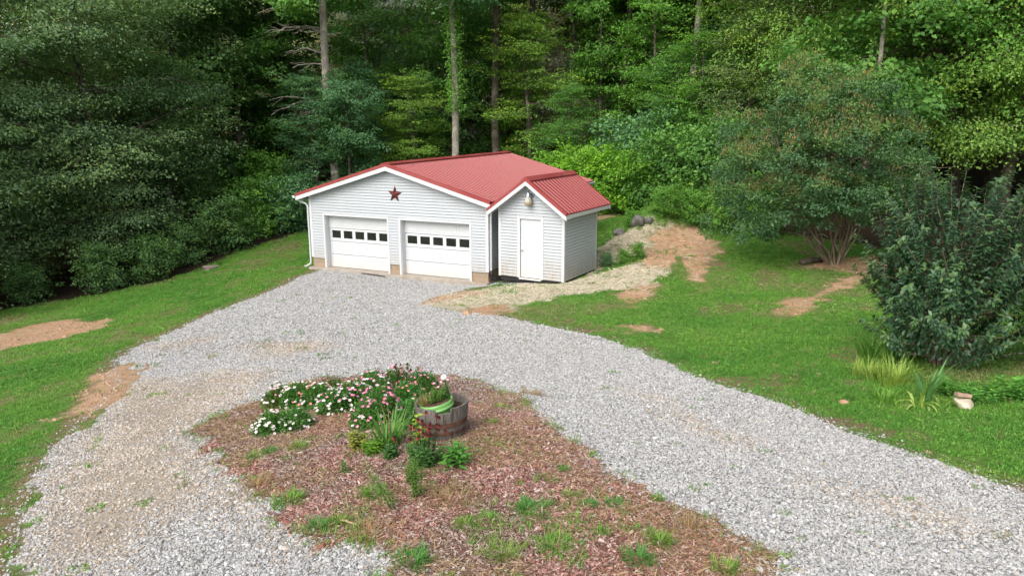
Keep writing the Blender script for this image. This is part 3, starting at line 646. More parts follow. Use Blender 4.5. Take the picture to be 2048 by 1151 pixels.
# grass that invades the gravel margin, the straw bank and the bed
pat = sstep(.60, .68, vnoise(x, y, .6, 91, 3)); den += pat * .22 * ((mk['s'] > .5)) + pat * .5 * (mk['d'] > .5) * (x > 0) + pat * .05 * (mk['g'] > .5) * (mk['t'] > .7) * (x < -3) + sstep(.52, .62, vnoise(x, y, .75, 95, 3)) * .55 * (mk['m'] > .5) * (y < 8.9)
k = (rg.random(len(x)) < den) & ~under_building(x, y); x, y, s = x[k], y[k], s[k]; wv = mk['w'][k]; mg = (mk['m'] + mk['g'])[k]; n = len(x)
t = .24 + 1.25 * (vnoise(x, y, 2.2, 61, 4) - .28) + .45 * (vnoise(x, y, .45, 62, 3) - .5) + wv * .28 * rg.random(n) + mg * .25 * rg.random(n)
t = np.where(rg.random(n) < .03 + wv * .1, .95, t)
s = s * rg.lognormal(0, .2, n) * (1 - .25 * wv)
scatter('grass', np.stack([x, y, hraw(x, y) - .004], 1), np.stack([rg.normal(0, .12, n), rg.normal(0, .12, n), rg.uniform(0, 6.28, n)], 1), np.stack([s, s, s * (.65 + .7 * vnoise(x, y, 1.1, 64, 3))], 1),
        np.where(rg.random(n) < .25 + .5 * (vnoise(x, y, 1.8, 66, 2) > .6), 4, rg.integers(0, 4, n)), t, cgr, 'short mown grass and clover blades all over the lawn', 'grass')
print('grass', n)

# bark mulch, dry grass and straw bits
def chip_mesh(seed, l, w_, h_):
    r = random.Random(seed); V = [(sx_ * l / 2 * r.uniform(.8, 1.1), sy_ * w_ / 2 * r.uniform(.6, 1.2), sz_ * h_ / 2) for sx_ in (-1, 1) for sy_ in (-1, 1) for sz_ in (-1, 1)]
    me = bpy.data.meshes.new('chip'); me.from_pydata(V, [], [(0, 1, 3, 2), (4, 6, 7, 5), (0, 4, 5, 1), (2, 3, 7, 6), (0, 2, 6, 4), (1, 5, 7, 3)]); return me
def chip_mat():
    m = N('mulch_chip'); oi = m.n('ShaderNodeObjectInfo'); t = m.attr('tint', 'INSTANCER').outputs['Fac']
    a = m.ramp(oi.outputs['Random'], [(0.0, (.08, .045, .035)), (.4, (.22, .14, .11)), (.8, (.38, .28, .235)), (1.0, (.55, .47, .42))])
    b = m.ramp(oi.outputs['Random'], [(0.0, (.13, .05, .04)), (.5, (.33, .155, .125)), (.85, (.50, .29, .24)), (1.0, (.62, .48, .43))])
    c = m.ramp(oi.outputs['Random'], [(0.0, (.16, .10, .06)), (.6, (.34, .22, .12)), (1.0, (.50, .38, .23))])
    c4 = m.ramp(oi.outputs['Random'], [(0.0, (.34, .29, .20)), (.6, (.58, .52, .39)), (1.0, (.76, .71, .58))])
    c = m.mix(m.math('GREATER_THAN', t, 2.5), c, c4)
    return m.fin(m.mix(m.math('GREATER_THAN', t, 1.5), m.mix(m.math('GREATER_THAN', t, .5), a, b), c), .9, .15)
M['chip'] = chip_mat(); ch = []
for i in range(4):
    me = chip_mesh(i, .027, .008, .005); me.materials.append(M['chip']); ch.append(proto('c%d' % i, me))
for i in range(2):
    me = chip_mesh(i + 9, .075, .003, .003); me.materials.append(M['chip']); ch.append(proto('d%d' % i, me))
cch = protos('chips', ch)
x, y = rand_pts(-5, 4.5, 4.2, 12.5, 4200); mm = grid_interp(MK['m'], x, y); k = rg.random(len(x)) < mm; x, y = x[k], y[k]; n = len(x)
red = .8 * sstep(.40, .58, vnoise(x, y, 1.0, 41, 3) + .30 * np.exp(-((x - .75) ** 2 + (y - 7.4) ** 2) / .8)); dry = sstep(.42, .6, vnoise(x, y, .9, 43, 3) + .12 * (y < 6.6))
u = rg.random(n); t = np.where(u < dry * .5, 2.0, np.where(rg.random(n) < red * .85, 1.0, 0.0))
ix = np.where(t > 1.5, 4 + rg.integers(0, 2, n), np.where(rg.random(n) < .2, 4, rg.integers(0, 4, n))); s = rg.lognormal(0, .35, n)
scatter('mulch', np.stack([x, y, hraw(x, y) + .008], 1), np.stack([rg.normal(0, .3, n), rg.normal(0, .3, n), rg.uniform(0, 6.28, n)], 1), np.stack([s] * 3, 1), ix, t, cch, 'loose bark mulch chips, red and brown, over the flower bed', 'mulch')
x, y = rand_pts(-3, 9, 21, 34, 620); mm = grid_interp(MK['s'], x, y) + .04 * grid_interp(MK['d'], x, y); k = (rg.random(len(x)) < mm) & ~under_building(x, y); x, y = x[k], y[k]; n = len(x); s = rg.lognormal(.4, .3, n)
scatter('straw', np.stack([x, y, hraw(x, y) + .008], 1), np.stack([rg.normal(0, .25, n), rg.normal(0, .25, n), rg.uniform(0, 6.28, n)], 1), np.stack([s * 1.2] * 3, 1), 4 + rg.integers(0, 2, n), np.full(n, 3.0), cch, 'pale straw scattered over the clay bank', 'straw')
# little clay clods and leaf litter
x, y = rand_pts(-14, 13, 6, 36, 320); mm = grid_interp(MK['d'], x, y) * .8; k = (rg.random(len(x)) < mm) & ~under_building(x, y); x, y = x[k], y[k]; n = len(x); s = .022 * rg.lognormal(0, .6, n)
me = stone_mesh(40, .6); me.materials.append(speckled('clay_clod', (.30, .17, .10), (.50, .34, .22), 9, .95)); ccl = protos('clods', [proto('k', me)])
scatter('clay_crumbs', np.stack([x, y, hraw(x, y)], 1), np.stack([rg.normal(0, .5, n)] * 3, 1), np.stack([s] * 3, 1), np.zeros(n), np.zeros(n), ccl, 'small clay clods on the bare orange dirt', 'clay')

# ------------------------------------------------------------------ leaves and plants
def unit(a): return a / (np.linalg.norm(a, axis=-1, keepdims=True) + 1e-9)
class Leaves:
    def __init__(s): s.V, s.F, s.T, s.n = [], [], [], 0
    def add(s, Cn, D, Nn, L, Wd, T, fold=.25, droop=.15, long=False):
        """leaf cards: base C, direction D, normal N, length, width, tint"""
        Cn = np.asarray(Cn, float); n = len(Cn)
        if n == 0: return s
        D = unit(np.broadcast_to(np.asarray(D, float), Cn.shape)); Nn = np.broadcast_to(np.asarray(Nn, float), Cn.shape)
        S = unit(np.cross(D, Nn)); U = np.cross(S, D); L = np.broadcast_to(L, (n,))[:, None]; Wd = np.broadcast_to(Wd, (n,))[:, None]
        if not long:
            v = np.stack([Cn, Cn + D * L * .48 + S * Wd * .5 + U * Wd * fold, Cn + D * L - U * L * droop, Cn + D * L * .48 - S * Wd * .5 + U * Wd * fold], 1); k = 4
            f = np.arange(n * 4).reshape(n, 4)
        else:
            m1 = Cn + D * L * .38; m2 = Cn + D * L * .74 - U * L * droop * .35
            v = np.stack([Cn, m1 + S * Wd * .5 + U * Wd * fold, m2 + S * Wd * .36 + U * Wd * fold, Cn + D * L - U * L * droop, m2 - S * Wd * .36 + U * Wd * fold, m1 - S * Wd * .5 + U * Wd * fold, m1, m2], 1); k = 8
            b = (np.arange(n) * 8)[:, None]
            f = np.concatenate([b + np.array([0, 1, 6, 0]), b + np.array([0, 6, 5, 0]), b + np.array([1, 2, 7, 6]), b + np.array([6, 7, 4, 5]), b + np.array([2, 3, 7, 2]), b + np.array([7, 3, 4, 7])])
        s.V.append(v.reshape(-1, 3)); s.F.append(('L' if long else 'S', f + s.n)); s.T.append(np.repeat(np.broadcast_to(T, (n,)), k)); s.n += n * k
        return s
    def mesh(s, name, mat):
        V = np.concatenate(s.V); T = np.concatenate(s.T); me = bpy.data.meshes.new(name)
        me.vertices.add(len(V)); me.vertices.foreach_set('co', V.astype(np.float32).ravel())
        quads, tris = [], []
        for kd, f in s.F:
            if kd == 'S': quads.append(f)
            else:
                q = f[(f[:, 0] != f[:, 3])]; t_ = f[(f[:, 0] == f[:, 3])][:, :3]; quads.append(q); tris.append(t_)
        q = np.concatenate(quads).astype(np.int32); t_ = np.concatenate(tris).astype(np.int32) if tris else np.zeros((0, 3), np.int32)
        li = np.concatenate([q.ravel(), t_.ravel()]); me.loops.add(len(li)); me.loops.foreach_set('vertex_index', li)
        me.polygons.add(len(q) + len(t_)); me.polygons.foreach_set('loop_start', np.concatenate([np.arange(len(q)) * 4, len(q) * 4 + np.arange(len(t_)) * 3]).astype(np.int32))
        a = me.attributes.new('tint', 'FLOAT', 'POINT'); a.data.foreach_set('value', T.astype(np.float32)); me.materials.append(mat); me.update(calc_edges=True); return me
def rdir(r, n): return unit(r.normal(0, 1, (n, 3)))
def limb(mb, p0, p1, r0, r1, sag, n=6, seed=0, wob=.04, sides=6):
    r = random.Random(seed); p0, p1 = Vector(p0), Vector(p1); L = (p1 - p0).length; pts = []
    for i in range(n + 1):
        t = i / n; q = p0.lerp(p1, t) + Vector((0, 0, sag * L * 4 * t * (1 - t)))
        if 0 < i < n: q += Vector((r.uniform(-1, 1), r.uniform(-1, 1), r.uniform(-1, 1))) * wob * L
        pts.append(q)
    mb.tube(pts, [r0 + (r1 - r0) * (i / n) ** .8 for i in range(n + 1)], sides, False); return pts

DENS = 0.95
def tree_meshes(name, seed, lay=.35, H0=14, zb=2.0, Rm=3.6, nl=44, leaf=.13, per=34, tr=.2, flat=.25, droop=.3, rise=.25, prof=None, bark='bark', mat='leaf', sprd=.62, stem_lean=.3, tintb=.5, wl=.6, clump=.0, trunk_top=1.0):
    """a trunk mesh with limbs and a crown mesh of leaf sprays"""
    r = np.random.default_rng(seed); tb = MB(); n = 12; ax = r.normal(0, stem_lean, 2); tp = []
    for i in range(n + 1):
        t = i / n; tp.append(Vector((ax[0] * t + .12 * math.sin(t * 5 + seed), ax[1] * t + .12 * math.cos(t * 4 + seed), -.3 + (H0 * .97 * trunk_top + .3) * t)))
    tb.tube(tp, [tr * (1.35 if i == 0 else 1) * (1 - .86 * (i / n)) + .015 for i in range(n + 1)], 10, False)
    lv = Leaves(); prof = prof or (lambda u: (.55 + .45 * math.sin(math.pi * min(1, .1 + .75 * u))) * (1 - max(0, u - .7) ** 2 * 8.5))
    def trunk_at(z):
        t = min(max((z + .3) / (H0 * .97 * trunk_top + .3), 0), 1) * n; i = min(int(t), n - 1); return tp[i].lerp(tp[i + 1], t - i)
    for i in range(nl):
        u = r.random() if i % 3 else (i + .5) / nl; z = zb + (H0 - zb) * u; az = r.uniform(0, 6.28) if i % 2 else i * 2.399; L = Rm * prof(u) * (r.uniform(.35, 1.2) if i % 3 else r.uniform(.8, 1.1))
        if L < .35: continue
        o = trunk_at(z); d = Vector((math.cos(az), math.sin(az), 0)); rs = rise + .35 * u + r.normal(0, .22); e = o + d * L + Vector((0, 0, L * rs * .8)); br = r.normal(0, .09)
        pts = limb(tb, o, e, max(.012, tr * .32 * (1 - .7 * u) * L / Rm), .008, .06, 5, seed * 77 + i, .06, 4)
        ns = max(2, int(L / .62))
        for j in range(ns):
            t = .3 + .7 * (j + r.random()) / ns; k = min(int(t * 5), 4); q = pts[k].lerp(pts[k + 1], t * 5 - k)
            for sgn in ((-1, 1) if t < .85 else (0,)):
                side = sgn * L * r.uniform(.05, .45) * (1.1 - t) * 1.3; c = np.array(q) + np.array([-d.y, d.x, 0]) * side + np.array([0, 0, r.normal(0, .22) - abs(side) * droop * .4])
                ns2 = 3                                   # each cluster is three tilted sprays
                for w2 in range(ns2):
                    m_ = int(per * DENS * r.uniform(.35, .95)); rad = sprd * r.uniform(.5, 1.1); tl = r.normal(0, lay, 2); c2 = c + r.normal(0, .38, 3) * np.array([1.2, 1.2, lay * 2.2])
                    rr = np.sqrt(r.random(m_)) * rad; th = r.uniform(0, 6.28, m_); out = np.stack([np.cos(th), np.sin(th), np.zeros(m_)], 1)
                    C_ = c2 + out * rr[:, None]; C_[:, 2] += -droop * rr ** 2 / rad + r.normal(0, flat * rad * .5, m_) + (out[:, 0] * tl[0] + out[:, 1] * tl[1]) * rr
                    D_ = out * .8 + np.array([d.x, d.y, -droop * .8]) * .7 + r.normal(0, .35, (m_, 3)); Nn = np.array([-tl[0] + d.x * (.4 + lay), -tl[1] + d.y * (.4 + lay), .9]) + r.normal(0, .42, (m_, 3)) + out * .25
                    tt = tintb + br + r.normal(0, .08) + r.normal(0, .10, m_)
                    ll = leaf * 1.2 * r.uniform(.7, 1.25, m_); lv.add(C_, D_, Nn, ll, ll * wl, np.clip(tt, 0, 1))
    return tb, lv.mesh(name + '_crown', M[mat])
def bake(mb, name, mat):
    me = bpy.data.meshes.new(name); me.from_pydata(mb.v, [], mb.f); me.materials.append(mat); me.polygons.foreach_set('use_smooth', [True] * len(me.polygons)); me.update(); return me
KIND = {}
def mk_kind(k, bark='bark', **kw):
    tb, cm = tree_meshes(k, bark=bark, **kw); KIND[k] = (bake(tb, k + '_trunk', M[bark]), cm)
mk_kind('maple', seed=1, H0=15, zb=1.5, Rm=4.0, nl=60, leaf=.17, per=26, flat=.3, wl=.8)
mk_kind('maple2', lay=.13, seed=2, H0=15, zb=.8, Rm=3.4, nl=56, leaf=.15, per=28, flat=.25, droop=.45, wl=.75)
mk_kind('beech', lay=.13, seed=3, H0=13, zb=.7, Rm=3.6, nl=64, leaf=.12, per=36, flat=.12, droop=.28, rise=.1, wl=.6)
mk_kind('tall', bark='bark_pale', seed=4, H0=20, zb=6.5, Rm=4.4, nl=58, leaf=.17, per=26, tr=.26, flat=.3, wl=.75)
mk_kind('tall2', bark='bark', seed=5, H0=20, zb=8.0, Rm=4.6, nl=56, leaf=.16, per=26, tr=.27, flat=.3)
mk_kind('broad', lay=.13, seed=6, H0=14, zb=.8, Rm=6.2, nl=92, leaf=.105, per=46, tr=.26, flat=.14, droop=.5, rise=.02, sprd=.8)
mk_kind('broad2', lay=.13, seed=7, H0=15, zb=.8, Rm=5.6, nl=92, leaf=.105, per=46, tr=.26, flat=.14, droop=.55, rise=.0, sprd=.8)
bushp = lambda u: (1 - u ** 2.2) ** .6 * (.8 + .3 * u)
mk_kind('bush', seed=8, H0=2.6, zb=.05, Rm=1.7, nl=44, leaf=.11, per=26, tr=.05, flat=.5, rise=.55, prof=bushp, sprd=.35, wl=.7, stem_lean=.1)
mk_kind('bush2', seed=9, H0=2.4, zb=.05, Rm=1.6, nl=46, leaf=.095, per=30, tr=.05, flat=.5, rise=.6, prof=bushp, sprd=.35, wl=.75, stem_lean=.1)
mk_kind('elm', seed=16, H0=15, lay=.2, zb=3.2, Rm=6.8, nl=120, leaf=.12, per=34, tr=.26, flat=.2, droop=.95, rise=.02, sprd=.75)
mk_kind('sapling', seed=10, H0=5.5, zb=.5, Rm=1.7, nl=42, leaf=.12, per=26, tr=.06, flat=.15, rise=.15, sprd=.4, wl=.65)
def place(kind, x, y, s, color, label, name='tree', cat='tree', group=None, rz=None, sz=None, dz=0.0, seed=[0]):
    seed[0] += 1; r = random.Random(seed[0] * 13 + 5); e = empty(name, (x, y, hgt(x, y) + dz), r.uniform(0, 6.28) if rz is None else rz, label, cat, group)
    e.scale = (s, s, sz or s); tm, cm = KIND[kind]
    link('trunk' if cat == 'tree' else 'stems', tm, e); link('crown' if cat == 'tree' else 'foliage', cm, e, color); return e
DK, DKG, MID, BLU, BRI, YEL, LIM, OLV = (.11, .225, .075), (.185, .305, .145), (.12, .28, .065), (.12, .27, .125), (.15, .34, .06), (.19, .34, .06), (.21, .44, .045), (.175, .265, .095)
# ------------------------------------------------------------------ woods: every tree a thing
G1 = 'trees of the wood behind the garage'
ELM = (.20, .36, .075)
TREES = [  # kind, px, Y, scale, colour, label
 # left side, nearest edge
 ('broad', -60, 31, 1.05, DKG, 'huge grey green tree sweeping down to the far left corner of the lawn'),
 ('broad2', 190, 34.5, 1.05, DKG, 'large dark drooping tree overhanging the grass left of the flat stump'),
 ('beech', 330, 37.5, .72, DK, 'dark layered tree above the end of the bare soil strip'),
 ('broad', 60, 40, 1.2, OLV, 'broad olive tinged tree rising over the dark drooping ones on the left'),
 ('maple', 365, 43, 1.0, DK, 'dark leafy tree between the drooping left trees and the bare limbed trunk'),
 ('maple2', 480, 46, 1.0, MID, 'mid green tree just left of the trunk with bare grey limbs'),
 ('broad2', 250, 48, 1.2, DKG, 'tall dark crown filling the upper left behind the drooping trees'),
 ('tall', -20, 52, 1.0, OLV, 'tall tree at the upper left corner of the wood'),
 ('tall2', 150, 55, 1.0, DK, 'tall dark tree deep in the wood on the upper left'),
 ('tall', 400, 56, 1.0, MID, 'tall pale barked tree deep behind the left side of the garage'),
 # behind the garage
 ('maple', 700, 42.5, .52, BLU, 'rounded blue green tree right behind the left half of the red roof'),
 ('maple2', 740, 50, .85, MID, 'mid green tree rising behind the thick grey trunk on its right'),
 ('maple', 900, 49, .8, MID, 'open green tree between the ivy hung trunk and the straight brown one'),
 ('maple2', 575, 49.5, .72, MID, 'green tree directly left of the thick grey trunk'),
 ('maple2', 1010, 52, .85, BRI, 'bright green tree between the two straight trunks'),
 ('beech', 1330, 43, .62, MID, 'layered green tree behind the bushes over the clay bank'),
 ('maple', 1250, 56, 1.0, BRI, 'fresh green tree behind the slim brown trunk'),
 ('beech', 1480, 39, .75, OLV, 'olive green tree rising just behind the crepe myrtle on its left'),
 ('beech', 640, 43.5, .62, BLU, 'blue green layered tree leaning over the left slope of the red roof'),
 ('maple2', 730, 45.5, .58, BLU, 'dense blue green tree behind the garage gable peak'),
 ('maple', 560, 52, .95, DK, 'shadowed tree behind the trunk with bare grey limbs'),
 ('beech', 838, 44.5, .60, YEL, 'yellow green layered sapling in front of the ivy hung trunk'),
 ('maple', 800, 55, 1.0, BLU, 'large leaved tree behind the middle of the red roof'),
 ('beech', 1060, 45.5, .82, YEL, 'yellow green feathery tree above the back of the red roof'),
 ('beech', 1130, 43, .50, MID, 'feathery green tree at the back right corner of the garage roof'),
 ('maple2', 1195, 48.5, .78, BRI, 'fresh green open tree right of the feathery yellow green one'),
 ('maple', 960, 57, 1.0, DK, 'dark tree in the gap behind the two straight brown trunks'),
 ('tall2', 720, 61, 1.0, BLU, 'tall blue green tree far behind the gable peak'),
 ('tall2', 1130, 60, 1.0, DK, 'tall dark tree high up behind the yellow green feathery one'),
 # right of the garage
 ('maple2', 1300, 46, .75, BRI, 'bright green tree above the lime bushes behind the shed'),
 ('beech', 1400, 42, .66, BRI, 'bright layered tree directly left of the brownish crepe myrtle'),
 ('maple', 1330, 54, .95, MID, 'tree with grey green leaves between two slim pale trunks'),
 ('maple2', 1470, 49, .95, BLU, 'silvery blue green tree at the top right of centre'),
 ('elm', 1640, 38, .95, ELM, 'yellow green spreading elm above the crepe myrtle'),
 ('elm', 1850, 31.5, .92, ELM, 'yellow green tree hanging out over the right side of the lawn'),
 ('elm', 2110, 30, 1.0, BRI, 'mid green tree filling the upper right corner'),
 ('tall2', 1840, 41, 1.0, DK, 'tall dark tree shading the black hollow behind the camellia'),
 ('tall2', 1990, 37, 1.0, DK, 'tall dark tree at the right end of the black hollow'),
 ('maple2', 1720, 46, .9, MID, 'green tree standing in the gloom behind the overhanging elm'),
 ('maple', 1560, 55, 1.1, MID, 'tall green tree behind the spreading elm'),
 ('tall', 1800, 50, 1.1, BRI, 'tall pale barked tree behind the overhanging yellow green branches'),
 ('tall', 1230, 62, 1.0, MID, 'tall pale barked tree deep in the wood over the shed'),
 ('tall2', 2050, 48, 1.0, DK, 'tall dark tree deep in the wood at the far right'),
 ('broad2', 2330, 29, 1.0, MID, 'green tree at the far right edge beyond the camellia'),
 ('broad', -330, 26, 1.0, DKG, 'grey green tree cut by the left edge of the view'),
]
for kd, px, Y, s, col, lb in TREES:
    zb_lift = -.0
    place(kd, xat(px, Y), Y, s, col, lb, 'broadleaf_tree', 'tree', G1)

# trunks that show: bare boles with only a high crown
def bole(px, Y, r, h, lean, label, bark='bark', crown=None, col=MID, dead=False, ivy=None, base_z=None):
    x = xat(px, Y, 6); z = hgt(x, Y); e = empty('forest_tree', (x, Y, z), 0, label, 'tree', 'tall trees with bare trunks'); mb = MB(); rr = random.Random(int(px)); n = 14
    pts = [Vector((lean * t + .1 * math.sin(t * 7 + px), .1 * math.cos(t * 6 + px), -.4 + (h + .4) * t)) for t in [i / n for i in range(n + 1)]]
    mb.tube(pts, [r * (1.3 if i == 0 else 1) * (1 - .45 * i / n) for i in range(n + 1)], 12, False); mb.build('trunk', M[bark], e, smooth=True)
    if dead:
        for i in range(15):
            q = MB(); zt = rr.uniform(5.0, 12.5) - z; t = (zt + .4) / (h + .4) * n; k = int(t); o = pts[k].lerp(pts[k + 1], t - k); az = rr.choice([math.pi, math.pi, math.pi * 1.1, math.pi * .9, 0.2]) + rr.uniform(-.5, .3); L = rr.uniform(1.6, 3.6) if abs(az) > 1 else .9
            ep = o + Vector((math.cos(az) * L, math.sin(az) * L * .6 - .7, rr.uniform(-.9, .35) * (1 if zt < 8 else .3))); p = limb(q, o, ep, .055, .014, .08, 7, i * 3, .035, 5)
            for j in range(3): a = p[3 + j]; limb(q, a, a + Vector((math.cos(az) * .7, rr.uniform(-.3, .2), rr.uniform(-.6, .4))), .02, .006, .0, 4, i * 9 + j, .05, 4)
            q.build('bare_limb', M['bark_pale'], e, smooth=True)
    if ivy:
        r_ = np.random.default_rng(3); m_ = 2600; zz = r_.uniform(ivy[0], ivy[1], m_); th = r_.uniform(0, 6.28, m_); t = (zz + .4) / (h + .4) * n; k = t.astype(int); P3 = np.array([list(p) for p in pts]); c = P3[k] + (P3[k + 1] - P3[k]) * (t - k)[:, None]
        o = np.stack([np.cos(th), np.sin(th), np.zeros(m_)], 1); c = c + o * (r * .9 + r_.gamma(1.4, .09, m_)[:, None]); lv = Leaves().add(c, o + np.array([0, 0, -.5]), o + r_.normal(0, .4, (m_, 3)), .12, .10, np.clip(r_.normal(.5, .15, m_), 0, 1)); link('ivy', lv.mesh('ivy', M['leaf']), e, BRI)
    KIND_c = KIND['tall'][1]
    c = link('crown', KIND_c, e, col); c.location = (lean * .8, 0, h - 14.5); c.rotation_euler = (0, 0, px); return e
bole(668, 43, .27, 19, -.5, 'thick grey trunk with bare dead limbs reaching left above the garage gable', 'bark_pale', dead=True, ivy=(3.4, 6.2), col=MID)
bole(910, 43.5, .23, 19, -.1, 'mottled grey trunk hung with ivy behind the middle of the red roof', 'bark_pale', ivy=(5.5, 12.5), col=BLU)
bole(996, 47, .27, 20, -.2, 'straight brown trunk rising behind the back ridge end of the red roof', 'bark', col=DK)
bole(1066, 50, .25, 20, -.2, 'straight dark trunk behind the yellow green feathery tree', 'bark', col=MID)
bole(1142, 52, .16, 18, .1, 'slim twin like dark trunk low in the shadows right of the feathery tree', 'bark', col=DK)
bole(1248, 50, .22, 19, .2, 'slim brown trunk high above the back of the shed', 'bark', col=MID)
bole(1284, 54, .17, 19, .0, 'thin pale trunk just right of the slim brown one', 'bark_pale', col=BRI)
bole(1380, 47, .24, 19, .35, 'pale trunk standing left of the brownish crepe myrtle', 'bark_pale', col=BLU)
bole(1425, 52, .10, 16, .3, 'very thin white stem at the top right of centre', 'bark_pale', col=BRI)
bole(2030, 30, .24, 18, .2, 'dark trunk in the shade behind the camellia', 'bark', col=MID)
bole(1745, 29.5, .11, 12, .1, 'slender trunk in the shade right of the crepe myrtle', 'bark_pale', col=MID)
bole(1930, 33, .2, 16, -.6, 'leaning trunk in the dark hollow behind the camellia', 'bark', col=MID)
bole(560, 50, .16, 18, 0, 'thin dark trunk in the hollow left of the garage', 'bark', col=DK)
bole(430, 47, .18, 18, .2, 'dark trunk in the black gap behind the stump', 'bark', col=DK)

# far wood that reads as one mass
far = protos('far', [proto('f0', KIND['tall'][1], DK), proto('f1', KIND['maple'][1], DK), proto('f2', KIND['tall'][0]), proto('f3', KIND['broad'][1], DKG)])
P_, I_, S_ = [], [], []
rf_ = random.Random(4)
for row, (Y0, n, hw) in enumerate(((62, 20, 56), (70, 22, 64), (80, 22, 74), (92, 24, 84))):
    for i in range(n):
        X = -hw + 2 * hw * (i + rf_.random()) / n; Y = Y0 + rf_.uniform(-3, 3); P_.append((X, Y, hgt(X, Y))); I_.append(rf_.choice([1, 3, 3])); S_.append(rf_.uniform(1.15, 1.5)); P_.append((X, Y, hgt(X, Y))); I_.append(2); S_.append(1.1)
for X, Y in [(-34, 34), (-38, 44), (-30, 52), (-44, 56), (30, 24), (27, 32), (31, 37), (25, 41), (36, 30), (20, 50), (34, 26), (36, 38), (30, 46), (42, 52), (30, 18), (38, 62), (-48, 40), (-36, 62), (24, 55)]:
    P_.append((X, Y, hgt(X, Y))); I_.append(1); S_.append(1.15)
n = len(P_); S_ = np.array(S_)
scatter('distant_woods', P_, np.stack([np.zeros(n), np.zeros(n), rg.uniform(0, 6.28, n)], 1), np.stack([S_] * 3, 1), I_, np.full(n, .5), far, 'dark unbroken wood far behind the first trees', 'woods')

# bushes along the wood edge
def bush(kd, px, py, s, col, label, name='bush', group='bushes along the edge of the wood', sz=None, Y=None):
    x, y = at(px, py)
    if Y: y = Y; x = xat(px, Y, 1)
    return place(kd, x, y, s, col, label, name, 'bush', group, sz=sz)
for a in [
 ('bush', 590, 462, .95, BLU, 'rounded bush touching the left wall of the garage'), ('bush2', 520, 470, 1.0, BRI, 'bright green bush second left of the garage wall'),
 ('bush', 455, 500, .8, DK, 'dull green bush above the grass bank left of the garage'), ('bush', 372, 530, .6, DK, 'low dark bush directly behind the flat stump'),
 ('bush', 215, 580, .6, DK, 'dark shaded bush above the bare soil strip'), ('bush2', 55, 604, .55, DK, 'small shaded bush near the left end of the lawn'), ('bush', 300, 560, .6, DK, 'dark leafy bush under the drooping trees left of the stump'),
 ('bush', 545, 440, 1.25, BRI, 'taller fresh green bush behind the ones by the garage wall')]:
    bush(*a)
for a in [('bush2', 1112, 0, 1.05, LIM, 'lime green bush nearest the garage roof corner', 41.5), ('bush2', 1172, 0, 1.15, LIM, 'lime green bush in the middle behind the shed roof', 40.0), ('bush2', 1238, 0, 1.1, LIM, 'lime green bush right of the shed roof', 38.5),
          ('bush', 1315, 0, 1.25, MID, 'mid green bush above the top of the straw strewn bank', 37.5), ('bush', 1395, 0, 1.3, MID, 'green bush above the bare clay, left of the crepe myrtle', 36.5), ('bush', 1265, 0, 1.5, BLU, 'darker bush behind the lime green ones', 41.5),
          ('bush', 1470, 0, 1.35, MID, 'green bush half behind the crepe myrtle crown', 33.5), ('bush', 1345, 0, 1.6, MID, 'dense bush behind the green ones over the clay bank', 41)]:
    bush(a[0], a[1], 440, a[3], a[4], a[5], Y=a[6])
for a in [('bush', 1215, 428, .3, BRI, 'low leafy weeds at the foot of the lime bushes beside the boulder'), ('bush', 1262, 452, .2, BRI, 'low green weeds just below the grey boulder'), ('bush2', 1330, 432, .4, BRI, 'low weeds along the top of the straw bank'),
          ('bush', 1450, 462, .55, BRI, 'low spreading weeds right of the bare clay'), ('bush', 1385, 448, .45, BRI, 'low weeds behind the crest of the bare clay'), ('bush2', 1530, 470, .5, BRI, 'low weeds in the shade left of the crepe myrtle stems'),
          ('bush', 1248, 528, .17, BRI, 'small green weed clump on the bank beside the shed wall'), ('bush', 1278, 514, .17, BRI, 'small weed clump in the hollow of the straw bank'), ('bush', 1212, 533, .16, BLU, 'tiny weed clump at the back corner of the shed')]:
    bush(*a, name='weed_clump', group='weeds on the bank')

